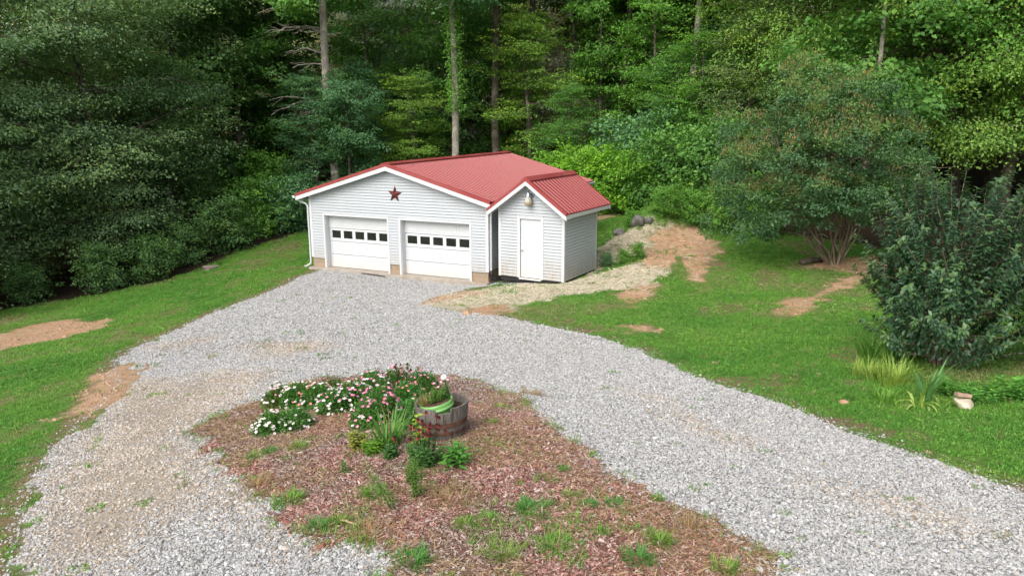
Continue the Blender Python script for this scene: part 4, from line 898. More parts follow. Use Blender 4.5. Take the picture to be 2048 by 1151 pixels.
# ------------------------------------------------------------------ crepe myrtle
def crepe_myrtle():
    x, y = at(1668, 528); r = np.random.default_rng(12); e = empty('crepe_myrtle', (x, y, hgt(x, y)), 0, 'multi stemmed crepe myrtle with rusty tips standing alone on the right lawn', 'tree'); lv = Leaves(); tips = Leaves()
    
    for i in range(18):
        mb = MB(); az = i * 2.399; sp = r.uniform(.4, 1.8) if i else .2; top = np.array([math.cos(az) * sp * 1.0 - .9 * (sp > .8) * (math.cos(az) < .3), math.sin(az) * sp * .8, r.uniform(3.6, 5.2) - .35 * sp])
        pts = limb(mb, (math.cos(az) * .14, math.sin(az) * .14, -.1), top, .036, .012, -.05, 8, i + 50, .025, 7)
        for j in range(7):
            k = 3 + j % 5; a = pts[k]; az2 = r.uniform(0, 6.28); L = r.uniform(.8, 1.9); b = a + Vector((math.cos(az2) * L, math.sin(az2) * L, L * r.uniform(.1, .7))); limb(mb, a, b, .018, .006, .05, 4, i * 20 + j, .05, 4)
        mb.build('stem', M['bark_tan'], e, smooth=True)
    # billowing lobes of foliage over an umbrella of stems
    lobes = [(-1.5, -.7, 1.95, .8), (.2, -.9, 2.0, .75), (1.3, -.2, 2.1, .62), (-2.3, -.6, 1.6, .8), (-.6, -1.5, 1.9, .7), (-2.9, 0, 2.1, 1.0), (-3.3, -.6, 3.2, 1.05), (-2.6, .5, 4.2, 1.15), (-1.7, -.8, 5.0, 1.1), (-.9, .6, 5.7, 1.05), (-.2, -.5, 5.3, 1.1), (.8, .2, 4.7, 1.1), (1.5, -.5, 3.9, 1.0), (1.9, .6, 3.1, .9), (-.2, -1.6, 2.55, .8), (.9, -.9, 2.5, .7), (-1.2, -1.2, 2.6, .9), (-.6, .9, 2.4, .8), (-1.8, -2.0, 3.4, 1.15), (-.5, -2.3, 3.9, 1.1), (.8, -1.8, 3.2, .95),
             (-2.6, -1.6, 2.2, .95), (-1.2, -2.6, 2.5, .95), (.3, -2.3, 2.3, .8), (1.7, -1.2, 2.5, .7), (-1.3, 1.8, 3.6, 1.2), (.6, 1.7, 3.6, 1.1), (-2.5, 1.5, 2.8, 1.1), (-3.6, .4, 1.3, .65), (-3.0, -1.0, 1.2, .6), (-1.0, -1.0, 4.3, 1.2), (.1, .4, 4.4, 1.2), (2.5, -.3, 2.4, .55)]
    for lx_, ly_, lz_, lr in lobes:
        lc = np.array([lx_, ly_, lz_]); br = r.normal(0, .07); nn = int(34 * lr ** 2)
        for i in range(nn):
            dd = rdir(r, 1)[0]; dd[2] = dd[2] * .8 + .15; dd = unit(dd); c = lc + dd * lr * np.array([1.15, 1.1, .72]) * r.uniform(.55, 1.12); rad = r.uniform(.22, .42); m_ = 46; o = rdir(r, m_) * np.array([1, 1, .5]) * rad * r.random((m_, 1)) ** .4; out = dd
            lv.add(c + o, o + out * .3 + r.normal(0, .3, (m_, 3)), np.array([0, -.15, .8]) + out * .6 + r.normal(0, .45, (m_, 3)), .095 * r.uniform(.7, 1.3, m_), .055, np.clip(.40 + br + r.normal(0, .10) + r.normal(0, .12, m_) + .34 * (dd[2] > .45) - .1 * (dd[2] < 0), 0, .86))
            if dd[2] > .35 and r.random() < (.9 if lx_ < -.4 else .3) and lz_ > 2:
                m2 = 26; b_ = c + np.array([0, 0, rad * .4]) + r.normal(0, .11, (m2, 3)); tips.add(b_, np.array([0, 0, 1]) + out * .5 + r.normal(0, .3, (m2, 3)), r.normal(0, 1, (m2, 3)), .10, .028, np.clip(r.normal(.5, .2, m2), 0, .8))
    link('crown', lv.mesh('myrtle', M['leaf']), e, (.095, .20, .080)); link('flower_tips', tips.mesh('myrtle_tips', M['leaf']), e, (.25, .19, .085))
crepe_myrtle()

# ------------------------------------------------------------------ camellia and its neighbour
def glossy_shrub(px, py, hgt_, rad, seed, label, nshoot=70, col=(.056, .125, .060), leaf=.104, dens=1.0):
    x, y = at(px, py); r = np.random.default_rng(seed); e = empty('camellia_shrub', (x, y, hgt_f := hgt(x, y)), 0, label, 'shrub'); lv = Leaves(); st = MB()
    for i in range(8):
        az = i * .785 + r.normal(0, .2); limb(st, (math.cos(az) * .06, math.sin(az) * .06, -.1), (math.cos(az) * rad * .55, math.sin(az) * rad * .55, hgt_ * .62), .035, .012, -.03, 6, seed + i, .03, 6)
    for i in range(int(nshoot * dens)):
        az = i * 2.399; u = (i + .5) / nshoot; h0 = hgt_ * (.08 + .82 * r.random() ** .8); rr = rad * math.sqrt(max(.05, 1 - (abs(h0 / hgt_ - .38) / .66) ** 2)) * r.uniform(.55, 1.0)
        tip = np.array([math.cos(az) * rr, math.sin(az) * rr, h0]); up_ = .45 + .9 * (h0 / hgt_); d = unit(np.array([math.cos(az) * (1.2 - h0 / hgt_), math.sin(az) * (1.2 - h0 / hgt_), up_]) + r.normal(0, .18, 3)); L = r.uniform(.35, .85) * hgt_ / 3.2
        a = tip - d * L * .6; b = tip + d * L * .5; limb(st, a * np.array([.35, .35, .8]), a, .012, .008, 0, 3, i, .04, 4); limb(st, a, b, .008, .003, .03, 4, i + 400, .02, 4)
        m_ = int(46 * L / .55); t = r.random(m_); C_ = a + (b - a) * t[:, None]; o = rdir(r, m_); o -= (o @ d)[:, None] * d; o = unit(o)
        lv.add(C_, o * .9 + d * .55 + np.array([0, 0, -.25]), d * .9 + np.array([0, 0, .7]) + r.normal(0, .25, (m_, 3)), leaf * r.uniform(.75, 1.2, m_), leaf * .46, np.clip(.5 + r.normal(0, .14, m_) + .25 * (t > .85), 0, .9), fold=.12, droop=.22, long=True)
    m_ = int(6000 * dens)   # inner mass
    o = rdir(r, m_); q = r.random(m_) ** .35; C_ = o * np.array([rad * .84, rad * .84, hgt_ * .41]) * q[:, None] + np.array([0, 0, hgt_ * .44]); kk_ = vnoise(C_[:, 0] * 1.0 + 9, C_[:, 2] + C_[:, 1] * .7, .5, seed, 2) > .36; C_, o = C_[kk_], o[kk_]; m_ = len(C_)
    lv.add(C_, o + np.array([0, 0, .1]) + r.normal(0, .45, (m_, 3)), np.array([0, 0, 1.0]) + o * .4 + r.normal(0, .4, (m_, 3)), leaf * r.uniform(.75, 1.2, m_), leaf * .46, np.clip(r.normal(.45, .14, m_), 0, .85), fold=.12, droop=.22, long=True)
    st.build('stems', M['bark_tan'], e, smooth=True); link('foliage', lv.mesh('camellia', M['leaf_gloss']), e, col); return e
glossy_shrub(1880, 728, 3.3, 1.32, 5, 'large dark glossy leaved shrub at the right side of the lawn', 230)
glossy_shrub(2150, 742, 2.2, .9, 8, 'second smaller dark shrub cut by the right edge of the view', 80, dens=.8)
x_, y_ = at(2075, 640); place('sapling', x_, y_, .42, (.12, .25, .04), 'light green leafy shrub behind the dark glossy ones at the right edge', 'shrub', 'shrub')

# ------------------------------------------------------------------ strap leaved and leafy garden plants
def strap(px, py, n, L, wd, col, label, name='iris_clump', cat='plant', spread=.1, bend=1.0, seed=1, group=None, mat='leaf', flat=0.0, tintm=.5):
    x, y = at(px, py); r = np.random.default_rng(seed); V, Fc, T = [], [], []
    for i in range(n):
        a = r.uniform(0, 6.28); rr = spread * math.sqrt(r.random()) * (.6 + .5 * math.sin(a * 2 + seed) * math.sin(a * 3 + seed * 2)) if n > 60 else spread * math.sqrt(r.random()); d = a + r.normal(0, .8 if n > 60 else .5); LL = L * r.uniform(.6, 1.12); bn = bend * r.uniform(.25, 1.25) + flat; ww = wd * r.uniform(.75, 1.2); b = len(V); tt = np.clip(r.normal(tintm, .16), .1, .95); S = 6; px2, py2 = -math.sin(d), math.cos(d)
        cx, cy, cz = rr * math.cos(a), rr * math.sin(a), -.01; th = .08 + r.uniform(0, .25)
        for j in range(S + 1):
            q = j / S; wj = ww * .5 * (1 - q ** 2.2) * (.65 + .7 * q * (1 - q) * 2) + .0003
            V += [(cx - px2 * wj, cy - py2 * wj, cz), (cx + px2 * wj, cy + py2 * wj, cz)]; T += [tt * (1 - .1 * q)] * 2; th += bn / S * (1 + q); cx += math.cos(d) * math.sin(th) * LL / S; cy += math.sin(d) * math.sin(th) * LL / S; cz += math.cos(th) * LL / S
            cz = max(cz, .006)
        Fc += [(b + 2 * j, b + 2 * j + 1, b + 2 * j + 3, b + 2 * j + 2) for j in range(S)]
    o = link(name, mesh_np(name, V, Fc, False, {'tint': ('FLOAT', np.array(T, np.float32))}, [M[mat]]), None, col); o.location = (x, y, hgt(x, y)); return tag(o, label, cat, group)
IR = (.075, .20, .035); IY = (.16, .24, .05)
strap(1745, 722, 120, .70, .032, (.13, .29, .05), 'dense clump of sword leaves left of the dark shrub', spread=.38, bend=.7, seed=1)
strap(1800, 715, 100, .66, .032, (.13, .29, .05), 'second sword leaved clump tucked under the dark shrub', spread=.34, bend=.7, seed=2)
strap(1790, 765, 220, .50, .013, (.27, .40, .09), 'fine yellowing grass clump in front of the sword leaved plants', 'tall_grass', spread=.42, bend=.9, seed=3, tintm=.6)
strap(1735, 752, 170, .36, .013, (.25, .37, .09), 'low yellow green grass clump at the lawn edge of the plants', 'tall_grass', spread=.32, bend=1.0, seed=4, tintm=.6)
strap(1850, 800, 20, .72, .046, (.15, .33, .10), 'fan of broad pale sword leaves next to the stone and brick', spread=.07, bend=.55, seed=5)
strap(1838, 812, 12, .5, .04, (.34, .46, .12), 'flopped yellow green sword leaves lying on the lawn edge', spread=.1, bend=2.2, seed=6)
strap(1885, 812, 7, .34, .026, (.34, .46, .12), 'small flopped leaves between the fan plant and the stone', spread=.08, bend=2.2, seed=7)
strap(1770, 800, 120, .24, .012, (.18, .36, .06), 'short grass tufts in front of the fan of sword leaves', 'tall_grass', spread=.3, bend=1.0, seed=8)

def leafy(px, py, nst, hgt_, rad, leaf, lw, col, label, name='leafy_plant', seed=1, per=16, group=None, lean=0.0, tint=.5, stalk=(.10, .16, .05), droop=.25, whorl=False, cat='plant', xy=None):
    x, y = xy or at(px, py); r = np.random.default_rng(seed); e = empty(name, (x, y, hgt(x, y)), 0, label, cat, group); st = MB(); lv = Leaves()
    for i in range(nst):
        a = r.uniform(0, 6.28); q = math.sqrt(r.random()); b = np.array([math.cos(a) * q * rad * .6, math.sin(a) * q * rad * .6, -.01]); h = hgt_ * r.uniform(.7, 1.1) * (1 - .3 * q); tp_ = np.array([math.cos(a) * q * rad + lean, math.sin(a) * q * rad, h]); limb(st, b, tp_, .0045, .002, .0, 4, seed * 31 + i, .03, 4)
        m_ = per; t = np.linspace(.15, 1, m_) if not whorl else np.clip(.9 + r.normal(0, .06, m_), 0, 1); C_ = b + (tp_ - b) * t[:, None]; th = np.arange(m_) * 2.399 + a; o = np.stack([np.cos(th), np.sin(th), np.full(m_, .35)], 1)
        lv.add(C_, o, np.array([0, 0, 1.0]) + r.normal(0, .2, (m_, 3)), leaf * r.uniform(.7, 1.15, m_) * (1.1 - .45 * t), lw, np.clip(r.normal(tint, .13, m_), 0, .9), fold=.1, droop=droop, long=True)
    link('foliage', lv.mesh(name, M['leaf']), e, col); st.build('stems', M['leaf'], e, color=stalk); return e
leafy(1960, 800, 16, .26, .34, .13, .04, (.12, .32, .06), 'low bright leafy plant behind the stone and brick', 'peony', 3)
leafy(2040, 795, 15, .30, .34, .15, .045, (.12, .32, .055), 'bright leafy plant right of the stone and brick at the right edge', 'peony', 4)
leafy(1905, 785, 14, .24, .3, .12, .04, (.13, .33, .06), 'leafy green plant between the sword leaves and the brick', 'peony', 5)
leafy(2000, 775, 1, .55, .02, .11, .028, (.07, .19, .04), 'single upright leafy stem under the dark shrub', 'tall_weed', 6, per=22)
leafy(2045, 790, 3, .38, .1, .24, .055, (.13, .36, .06), 'large leaved lily like whorl at the right edge', 'lily', 7, per=9, whorl=True)
leafy(1700, 800, 0 + 6, .10, .12, .05, .02, (.09, .22, .04), 'tiny weed by the brown clod on the right lawn', 'lawn_weed', 9, per=6)

def flowers_mesh(P, Nn, size, cols, rng, petals=5, center=(.9, .85, .5), cup=.1):
    V, Fc, Cc = [], [], []
    for p, n_, s_, c in zip(P, Nn, size, cols):
        n_ = Vector(n_).normalized(); a = n_.orthogonal().normalized(); b = n_.cross(a); b0 = len(V); ph = rng.uniform(0, 6.28); p = Vector(p); V.append(tuple(p)); Cc.append((*center, 1))
        for k in range(petals):
            for dth, rr in ((-.5, .62), (-.22, 1.0), (.22, 1.0), (.5, .62)):
                th = ph + (k + dth) * 2 * math.pi / petals * .92; q = p + (a * math.cos(th) + b * math.sin(th)) * s_ * .5 * rr + n_ * s_ * cup * rr; V.append(tuple(q)); Cc.append((*c, 1))
            i = b0 + 1 + 4 * k; Fc += [(b0, i, i + 1, i + 2), (b0, i + 2, i + 3, b0)]
    q = [f for f in Fc if f[0] != f[3]]; t_ = [f[:3] for f in Fc if f[0] == f[3]]
    me = bpy.data.meshes.new('blossoms'); me.from_pydata(V, [], q + t_); at_ = me.attributes.new('col', 'FLOAT_COLOR', 'POINT'); at_.data.foreach_set('color', np.array(Cc, np.float32).ravel()); me.materials.append(M['petal']); return me
WHT, PNK, MAG, CRL, RED = (.86, .84, .84), (.70, .13, .34), (.58, .05, .30), (.70, .16, .16), (.62, .05, .09)
def vinca(px, py, rad, hgt_, nf, pal, label, seed, col=(.085, .23, .045)):
    rad *= 1.3; hgt_ *= 1.7; nf = int(nf * 1.6)
    x, y = at(px, py); r = np.random.default_rng(seed); e = empty('vinca_plant', (x, y, hgt(x, y)), 0, label, 'flowers', 'bedding flowers in the round bed'); lv = Leaves(); m_ = int(1700 * (rad / .25) ** 2)
    o = rdir(r, m_); o[:, 2] = np.abs(o[:, 2]); q = r.random(m_) ** .28; lump = .8 + .45 * vnoise(o[:, 0] * 2 + seed, o[:, 1] * 2, .7, seed, 2); C_ = o * np.array([rad, rad, hgt_]) * (q * lump)[:, None]; C_[:, 2] += .01
    lv.add(C_, o + r.normal(0, .5, (m_, 3)), np.array([0, 0, 1.0]) + o * .6 + r.normal(0, .35, (m_, 3)), .052 * r.uniform(.7, 1.3, m_), .02, np.clip(r.normal(.48, .16, m_), 0, .88), fold=.08, droop=.1, long=False)
    link('foliage', lv.mesh('vinca', M['leaf']), e, col); f = rdir(r, nf); f[:, 2] = np.abs(f[:, 2]) * .9 + .12; f = unit(f); lump = .8 + .45 * vnoise(f[:, 0] * 2 + seed, f[:, 1] * 2, .7, seed, 2)
    P = f * np.array([rad, rad, hgt_]) * lump[:, None] * 1.03 + np.array([0, 0, .028]); Nn = f * .6 + np.array([0, -.25, 1.0]) + r.normal(0, .2, (nf, 3)); w_ = np.array([p for p, _ in pal]); w_ = w_ / w_.sum()
    cols = [tuple(np.clip(np.array(pal[k][1]) * r.uniform(.85, 1.1), 0, .9)) for k in r.choice(len(pal), nf, p=w_)]
    link('blossoms', flowers_mesh(P, Nn, r.uniform(.036, .050, nf), cols, r, center=(.75, .45, .4)), e)
vinca(545, 862, .17, .13, 46, [(1, WHT)], 'white flowered vinca lowest on the left tip of the bed', 1)
vinca(590, 855, .16, .13, 14, [(1, WHT)], 'sparse white vinca right of the lowest white one', 2)
vinca(560, 812, .18, .17, 34, [(6, WHT), (1, PNK)], 'white vinca above the lowest white one at the bed edge', 3, (.10, .19, .035))
vinca(600, 812, .20, .18, 46, [(6, WHT), (2, CRL)], 'white and coral vinca third from the left tip of the bed', 4)
vinca(640, 812, .19, .18, 36, [(2, CRL), (3, WHT), (1, PNK)], 'coral red flowered vinca in the left half of the bed', 5)
vinca(672, 822, .19, .16, 30, [(4, WHT), (2, PNK)], 'vinca with mixed white and pink blooms before the bare mulch', 6)
vinca(705, 815, .21, .20, 60, [(3, WHT), (3, PNK), (1, MAG)], 'pink and white vinca in the middle of the flower drift', 7)
vinca(745, 800, .22, .22, 70, [(4, WHT), (3, MAG)], 'magenta and white vinca at the back of the flower drift', 8)
vinca(760, 832, .20, .20, 46, [(3, PNK), (2, MAG), (1, WHT)], 'rose pink vinca directly above the yellowing lilies', 9)
vinca(738, 850, .17, .16, 26, [(2, PNK), (1, WHT)], 'pink vinca above the yellow leaved plant', 10)
vinca(795, 790, .20, .22, 46, [(4, WHT), (2, PNK), (1, RED)], 'white and pink vinca near the dark red daisies', 11)
vinca(815, 815, .19, .18, 20, [(3, CRL), (1, PNK)], 'vinca with few coral blooms left of the barrel', 12, (.08, .23, .05))
vinca(845, 790, .19, .2, 20, [(3, PNK), (1, MAG)], 'pink vinca just behind the barrel', 13)
vinca(660, 792, .2, .12, 0 + 3, [(1, CRL)], 'low dull green mat of foliage at the back of the bed', 14, (.10, .15, .04))
vinca(822, 850, .15, .17, 4, [(1, WHT)], 'pale leaved plant with one white bloom beside the barrel', 15, (.09, .26, .06))

def daisies(px, py, nst, hgt_, rad, seed, label, lean=0.0):
    e = leafy(px, py, nst + 8, hgt_ * .62, rad, .085, .024, (.085, .20, .055), label, 'coneflower', seed, per=16, group='dark red daisies in the bed'); r = np.random.default_rng(seed + 70); st = MB(); P, Nn = [], []
    for i in range(nst):
        a = r.uniform(0, 6.28); q = math.sqrt(r.random()); b = np.array([math.cos(a) * q * rad * .5, math.sin(a) * q * rad * .5, 0]); t_ = np.array([math.cos(a) * q * rad * 1.1 + lean, math.sin(a) * q * rad * .9, hgt_ * r.uniform(.72, 1.1)]); limb(st, b, t_, .0035, .002, 0, 4, seed + i, .02, 4); P.append(t_); Nn.append((r.normal(0, .35), r.normal(-.35, .35), 1))
    st.build('flower_stalks', M['leaf'], e, color=(.07, .12, .04)); link('blossoms', flowers_mesh(P, Nn, r.uniform(.038, .054, nst), [tuple(np.array((.22, .018, .026)) * r.uniform(.5, 1.5)) for _ in P], r, 8, (.05, .015, .012), -.28), e)
    cn = MB()
    for p, n_ in zip(P, Nn): cn.lathe([(0, .022), (.009, .018), (.012, .008), (.010, -.002)], 7, p[2], p[0], p[1])
    cn.build('flower_centres', speckled('dark_seed_head', (.02, .008, .006), (.06, .02, .014), 30, .9), e, smooth=True); return e
daisies(806, 800, 15, .46, .17, 21, 'dark red daisies standing tallest at the back of the flower drift')
daisies(850, 925, 26, .44, .20, 22, 'dark red daisies in front of the barrel')
daisies(782, 915, 3, .26, .05, 23, 'two red daisy heads leaning away left of the front clump')

leafy(745, 905, 16, .16, .13, .075, .026, (.13, .28, .035), 'bright lime leafed plant below the yellowing lilies', 'yellow_green_plant', 31, tint=.6)
leafy(715, 895, 16, .20, .12, .07, .03, (.30, .33, .07), 'yellow crinkled plant leftmost under the lilies', 'yellow_plant', 32, tint=.5)
strap(778, 890, 60, .42, .028, (.11, .27, .05), 'daylily clump with yellowing stalks in the middle of the bed', 'daylily', spread=.12, bend=1.0, seed=33)
strap(782, 872, 12, .40, .012, (.30, .30, .10), 'dry yellow lily stalks rising from the green clump', 'dry_stalks', spread=.12, bend=.7, seed=34)
leafy(838, 893, 4, .40, .06, .12, .046, (.26, .40, .05), 'pale yellow green sprout left of the barrel foot', 'yellow_sprout', 35, per=8, tint=.55)
leafy(908, 930, 12, .24, .15, .13, .034, (.10, .31, .05), 'bright broad leafed clump in front of the barrel to its right', 'zinnia', 36, per=10)
strap(905, 925, 12, .34, .006, (.30, .24, .14), 'dead bleached stalks in the broad leafed clump', 'dry_stalks', spread=.1, bend=.5, seed=37)
leafy(790, 1020, 2, .55, .07, .10, .006, (.11, .25, .05), 'tall feathery weed leaning left at the front of the bed', 'feathery_weed', 38, per=90, lean=-.22, tint=.55)
leafy(835, 995, 5, .46, .05, .06, .010, (.12, .24, .05), 'upright feathery weed right of the leaning one', 'feathery_weed', 39, per=60, tint=.55)
leafy(822, 965, 6, .26, .08, .05, .026, (.14, .23, .05), 'small yellowish leafy weed between the two feathery weeds', 'leafy_weed', 40)
leafy(688, 945, 2, .20, .03, .07, .016, (.08, .21, .04), 'single upright weed left of the centre of the bed', 'leafy_weed', 41, per=18)
leafy(655, 760, 1, .26, .01, .03, .008, (.06, .15, .06), 'thin upright weed on the gravel edge behind the bed', 'leafy_weed', 42, per=20)
leafy(680, 782, 6, .16, .06, .05, .016, (.15, .28, .04), 'small lime weed at the back edge of the bed', 'leafy_weed', 43)
TF = [(508, 915, .12, .13, 'small green grass tuft low at the left side of the bed'), (540, 905, .12, .12, 'grass tuft right of the small left one'), (600, 895, .16, .15, 'dull green grass tuft above the middle left of the bed'), (585, 1000, .22, .16, 'spreading grass tuft near the lower left rim of the bed'),
      (640, 1055, .13, .14, 'small grass tuft at the bottom rim left of centre'), (680, 1045, .12, .13, 'grass tuft on the bottom rim beside the small one'), (745, 990, .2, .14, 'thin olive grass tuft left of the leaning weed'), (1055, 1020, .26, .16, 'thick deep green grass clump right of centre near the front'),
      (930, 1050, .14, .12, 'dark green tuft left of the long green patch'), (975, 1040, .24, .10, 'loose light green grass between two darker clumps'), (830, 1125, .22, .16, 'fresh green grass clump on the bottom edge of the picture centre'), (1010, 1110, .26, .14, 'grass clump at the bottom right of centre'),
      (1110, 1095, .28, .13, 'wide light green grass patch at the lower right of the bed'), (1125, 940, .07, .10, 'tiny green weed tuft on the red mulch'), (1135, 990, .08, .10, 'small olive tuft on the right of the mulch'), (1320, 1085, .12, .22, 'tall yellow green grass tuft at the lower right rim'),
      (1280, 1120, .16, .18, 'olive grass tuft left of the tall one at the lower right'), (1455, 1140, .16, .14, 'bright grass tuft in the bottom right corner of the bed'), (1315, 1000, .09, .10, 'small green tuft among spilled stones'), (1225, 1010, .13, .10, 'low dark green tuft near the right rim'),
      (1000, 815, .16, .08, 'low green weeds right of the barrel'), (985, 845, .12, .08, 'small dark weed tuft just right of the barrel base'), (1180, 1010, .12, .10, 'small tuft beside the low dark green one')]
for i, (px, py, sp, h_, lb) in enumerate(TF):
    strap(px, py, int(170 * sp / .15), h_ * .85, .006, [(.17, .33, .06), (.10, .28, .06), (.21, .33, .07)][i % 3], lb, 'grass_tuft', 'grass tuft', spread=sp * .95, bend=1.35, seed=100 + i, group='grass tufts growing in the bed', tintm=.5)
for i, (px, py, lb) in enumerate([(905, 1000, 'brown matted dry grass in the centre front of the bed'), (745, 1075, 'straw coloured dry grass near the bottom rim'), (515, 975, 'bleached dry grass patch at the left rim of the bed'), (1060, 790, 'dry brown grass at the back right rim of the bed'), (1380, 1060, 'brown dry grass among the stones at the lower right')]):
    strap(px, py, 260, .17, .004, (.36, .25, .13), lb, 'dry_grass', 'dry grass', spread=.34, bend=2.0, seed=200 + i, group='mats of dry grass')

# ------------------------------------------------------------------ barrel planter
def barrel():
    x, y = at(888, 866); z = hgt(x, y); e = empty('barrel_planter', (x, y, z - .02), R(20), 'weathered half whiskey barrel planter with rusty hoops in the round bed', 'planter'); e.rotation_euler = (R(-2), R(-3), 0)
    rt_, rb_, h = .305, .235, .40; n = 22
    m = N('weathered_oak'); gr = m.noise(5, 8, .75, m.tc(scale=(9, 9, .8)), .3); oi = m.noise(2.2, 3)
    c = m.mix(m.ramp(oi, [(.35, 0.0), (.7, .5)]), m.ramp(gr, [(.32, (.045, .036, .03)), (.5, (.17, .155, .14)), (.7, (.30, .28, .26))]), (.13, .10, .08)); m.bump(gr, .6, .01); wood = m.fin(c, .9, .15)
    prof = [(0, rb_), (.13, rb_ + .028), (.27, rb_ + .054), (.40, rt_)]
    for k in range(n):
        a0, a1 = 2 * math.pi * k / n + .008, 2 * math.pi * (k + 1) / n - .008; lowr = .045 if k in (16, 17) else (.012 if k % 5 == 2 else 0.0); V = []
        for zz, rr in prof:
            zz = min(zz, h - lowr); ro = rr; ri = rr - .026; V += [(ro * math.cos(a0), ro * math.sin(a0), zz), (ro * math.cos(a1), ro * math.sin(a1), zz), (ri * math.cos(a1), ri * math.sin(a1), zz), (ri * math.cos(a0), ri * math.sin(a0), zz)]
        Fc = [(0, 3, 2, 1), (12, 13, 14, 15)] + [(4 * i + j, 4 * i + (j + 1) % 4, 4 * i + 4 + (j + 1) % 4, 4 * i + 4 + j) for i in range(3) for j in range(4)]
        MB().add(V, Fc).build('stave', wood, e)
    rust = speckled('rusty_iron', (.060, .028, .020), (.17, .085, .060), 9, .8, .3, .2, bump=.4)
    for z0, z1 in ((.175, .235), (.085, .125), (.0, .04)):
        r0 = rb_ + (rt_ - rb_) * z0 / .4 + .006; r1 = rb_ + (rt_ - rb_) * z1 / .4 + .006; MB().lathe([(r0 - .003, z0), (r0 + .002, z0), (r1 + .002, z1), (r1 - .003, z1)], 44).build('hoop', rust, e, smooth=False)
    mb = MB(); mb.lathe([(.284, .315), (.2, .325), (.1, .31), (0, .32)], 24); mb.build('soil', speckled('potting_soil', (.03, .02, .014), (.10, .065, .045), 40, .95, .1, bump=1.0), e, smooth=True)
    return x, y, z
bx, by, bz = barrel()
# green pot tipped over inside the barrel
gp = empty('green_pot', (bx - .055, by - .075, bz + .337), 0, 'light green plastic pot lying tilted inside the half barrel', 'pot'); gp.rotation_euler = (R(-3), R(-12), R(10))
gpm = N('green_plastic'); gpl = gpm.fin((.17, .40, .11), .35, .5)
MB().lathe([(0, -.15), (.14, -.15), (.155, -.06), (.165, -.02), (.17, .0), (.185, .004), (.19, .018), (.187, .03), (.178, .034), (.182, .05), (.186, .085), (.178, .086), (.165, .0), (.15, -.12), (0, -.125)], 40).build('pot_wall', gpl, gp, smooth=True)
MB().lathe([(.17, .05), (.1, .065), (0, .06)], 24).build('soil', speckled('root_ball', (.05, .032, .02), (.16, .10, .07), 40, .95, .1, bump=1.0), gp, smooth=True)
q = leafy(0, 0, 14, .17, .15, .045, .014, (.16, .30, .06), 'scrubby green and brown plant growing out of the tilted green pot', 'potted_plant', 51, per=34, xy=(bx - .07, by - .02)); q.location.z = bz + .40
q = strap(850, 800, 240, .15, .0035, (.32, .28, .12), 'wispy brown grass at the left side of the tilted pot', 'dry_grass', 'dry grass', spread=.11, bend=.9, seed=52); q.location = (bx - .19, by - .04, bz + .36)
q = leafy(0, 0, 6, .27, .05, .04, .014, (.12, .27, .05), 'slender bright sprigs with a pink bloom in the tilted pot', 'potted_flowers', 53, per=18, xy=(bx + .03, by + .0)); q.location.z = bz + .39
link('blossoms', flowers_mesh([(-.08, -.02, .17), (-.05, 0, .22), (-.13, .02, .2), (.02, .03, .24)], [(0, -.4, 1)] * 4, [.04] * 4, [MAG, PNK, MAG, PNK], rg), q)
# solar globe light on a leaning stake
gl = empty('globe_light', (bx + .045, by + .10, bz + .34), 0, 'small white globe garden light on a leaning dark stake behind the barrel', 'garden light')
MB().tube([(.06, 0, -.05), (-.035, .02, .24)], .008, 8).lathe([(.0, 0), (.022, .002), (.02, .016), (0, .018)], 12, .235, -.036, .02).build('stake', M['blackpl'], gl, smooth=True)
gm2 = N('white_globe'); MB().lathe([(0.001, -.036), (.02, -.031), (.033, -.016), (.037, 0), (.033, .016), (.02, .031), (.001, .036)], 18, .285, -.042, .02).build('globe', gm2.fin((.82, .83, .80), .25, .5), gl, smooth=True)

# ------------------------------------------------------------------ rocks, stump and oddments
def rock(name, px, py, size, col, label, seed, cat='rock', flat=.7, dz=0.0, group=None, xy=None):
    import bmesh
    b = bmesh.new(); bmesh.ops.create_icosphere(b, subdivisions=3, radius=.5); r = np.random.default_rng(seed); K = unit(r.normal(0, 1, (9, 3))); off = r.uniform(.28, .46, 9)
    for v in b.verts:
        c = np.array(v.co)
        for k_, o_ in zip(K, off):
            d = c @ k_
            if d > o_: c = c - k_ * (d - o_) * .85
        v.co = Vector(c * np.array([size[0], size[1], size[2]]) * 1.1) + Vector(r.normal(0, .006, 3) * size[0])
    me = bpy.data.meshes.new(name); b.to_mesh(me); b.free(); me.polygons.foreach_set('use_smooth', [True] * len(me.polygons)); me.materials.append(col); x, y = xy or at(px, py); o = link(name, me); o.location = (x, y, hgt(x, y) + size[2] * .22 + dz); o.rotation_euler = (0, 0, seed); return tag(o, label, cat, group)
ROCKG = speckled('grey_boulder', (.10, .095, .085), (.22, .205, .19), 4, .9, .2, bump=.8, bscale=25); ROCKO = speckled('orange_rock', (.30, .15, .09), (.50, .32, .21), 6, .9, .2, bump=.6, bscale=30); ROCKT = speckled('tan_rock', (.42, .34, .24), (.62, .55, .44), 8, .9, .2, bump=.6, bscale=40)
rock('boulder', 1275, 448, (.62, .55, .5), ROCKG, 'larger grey boulder in weeds at the top of the bank', 1); rock('boulder', 1238, 468, (.5, .42, .3), ROCKG, 'smaller grey boulder left of the larger one near the shed', 2); rock('boulder', 1298, 446, (.34, .34, .32), ROCKG, 'small mauve grey rock touching the larger boulder', 7)
rock('rock', 985, 562, (.36, .3, .24), ROCKO, 'larger orange rock at the foot of the garage corner', 3, dz=.03); rock('rock', 991, 552, (.30, .25, .2), ROCKO, 'orange rock behind the larger one in the gap by the shed', 4, dz=.04); rock('rock', 980, 553, (.2, .2, .16), ROCKO, 'smallest orange rock against the block base', 5, dz=.03)
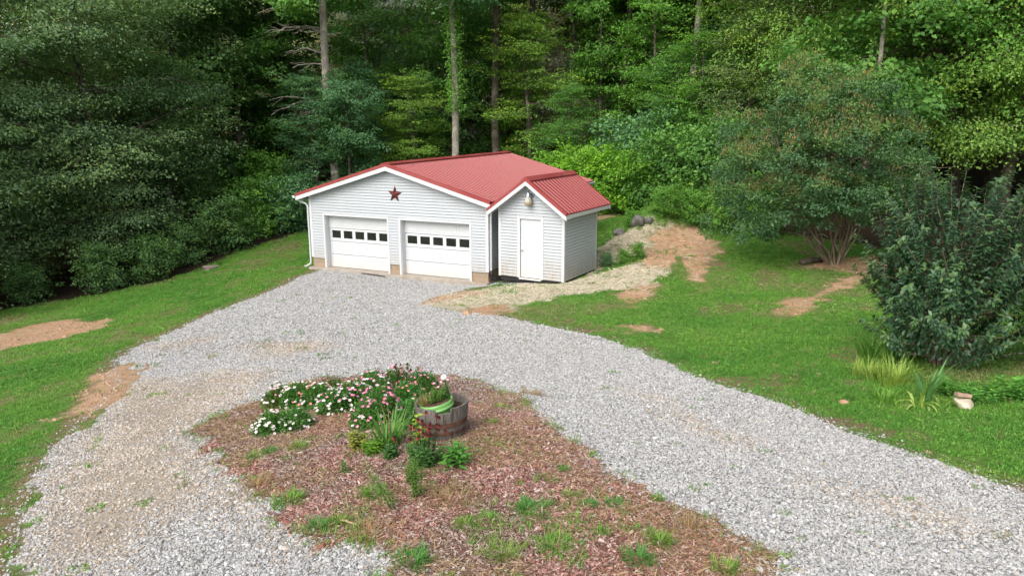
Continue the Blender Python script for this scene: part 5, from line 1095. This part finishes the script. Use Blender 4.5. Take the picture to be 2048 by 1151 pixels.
rock('clay_clod', 1688, 806, (.13, .1, .08), ROCKO, 'brown clod lying alone on the right lawn', 6, 'clod'); rk_ = rock('stone', 1926, 812, (.34, .24, .2), ROCKT, 'tan stone with a brick on top beside the leafy plants', 8, 'stone')
bk = MB().box(-.095, .095, -.06, .06, -.025, .025).build('brick', speckled('brick_paver', (.36, .22, .16), (.46, .31, .24), 20, .9, .15, bump=.4, bscale=120), None, bevel=.004); bk.location = rk_.location + Vector((-.02, .0, .125)); bk.rotation_euler = (R(-12), R(6), R(-8)); tag(bk, 'reddish tan paving brick resting on top of the tan stone', 'brick')
x, y = at(421, 538); sr = random.Random(3); stp = empty('tree_stump', (x, y, hgt(x, y)), 0, 'flat weathered cut stump in the grass left of the garage', 'stump')
pf = [(1 + .12 * math.sin(3 * a) + sr.uniform(-.05, .05)) for a in [i * math.pi / 9 for i in range(18)]]
def ring(rr, z): return [(rr * pf[i] * math.cos(i * math.pi / 9), rr * .8 * pf[i] * math.sin(i * math.pi / 9), z) for i in range(18)]
MB().add(ring(.42, -.1) + ring(.34, .12) , [(i, (i + 1) % 18, 18 + (i + 1) % 18, 18 + i) for i in range(18)]).build('bark', M['bark'], stp); MB().add(ring(.335, .118) + ring(.335, .128), [tuple(range(18, 36))] + [(i, (i + 1) % 18, 18 + (i + 1) % 18, 18 + i) for i in range(18)]).build('cut_top', speckled('grey_cut_wood', (.20, .15, .13), (.36, .29, .25), 14, .9, .1, bump=.6), stp)
leafy(440, 530, 5, .28, .12, .10, .03, (.14, .27, .05), 'yellow green sprouts growing at the right side of the stump', 'stump_sprouts', 61)
x, y = at(748, 551); rs_ = MB().box(-.55, .5, -.04, .04, 0, .035).build('rubber_strip', M['blackpl'], None, bevel=.01); rs_.location = (x, y, hgt(x, y) + .012); rs_.rotation_euler = (0, R(1), R(-30)); tag(rs_, 'short black rubber strip lying on gravel before the garage doors', 'strip')
x, y = at(993, 545); lg = MB().tube([(-.5, 0, .1), (0, .06, .12), (.5, .0, .1)], [.09, .085, .08], 10).build('log', M['bark'], None, smooth=True); lx, ly = g2w(7.78, .75); lg.location = (lx, ly, .2); lg.rotation_euler = (0, R(4), R(-60)); tag(lg, 'short brown log wedged in the gap between garage and shed', 'log')
x, y = at(1628, 527); bkp = MB().tube([(-.55, 0, .08), (-.1, .05, .12), (.35, -.02, .1)], [.10, .09, .07], 9).build('rotten_log', M['bark'], None, smooth=True); bkp.location = (x, y, hgt(x, y)); bkp.rotation_euler = (0, 0, R(20)); tag(bkp, 'rotten piece of log left of the crepe myrtle foot', 'log')
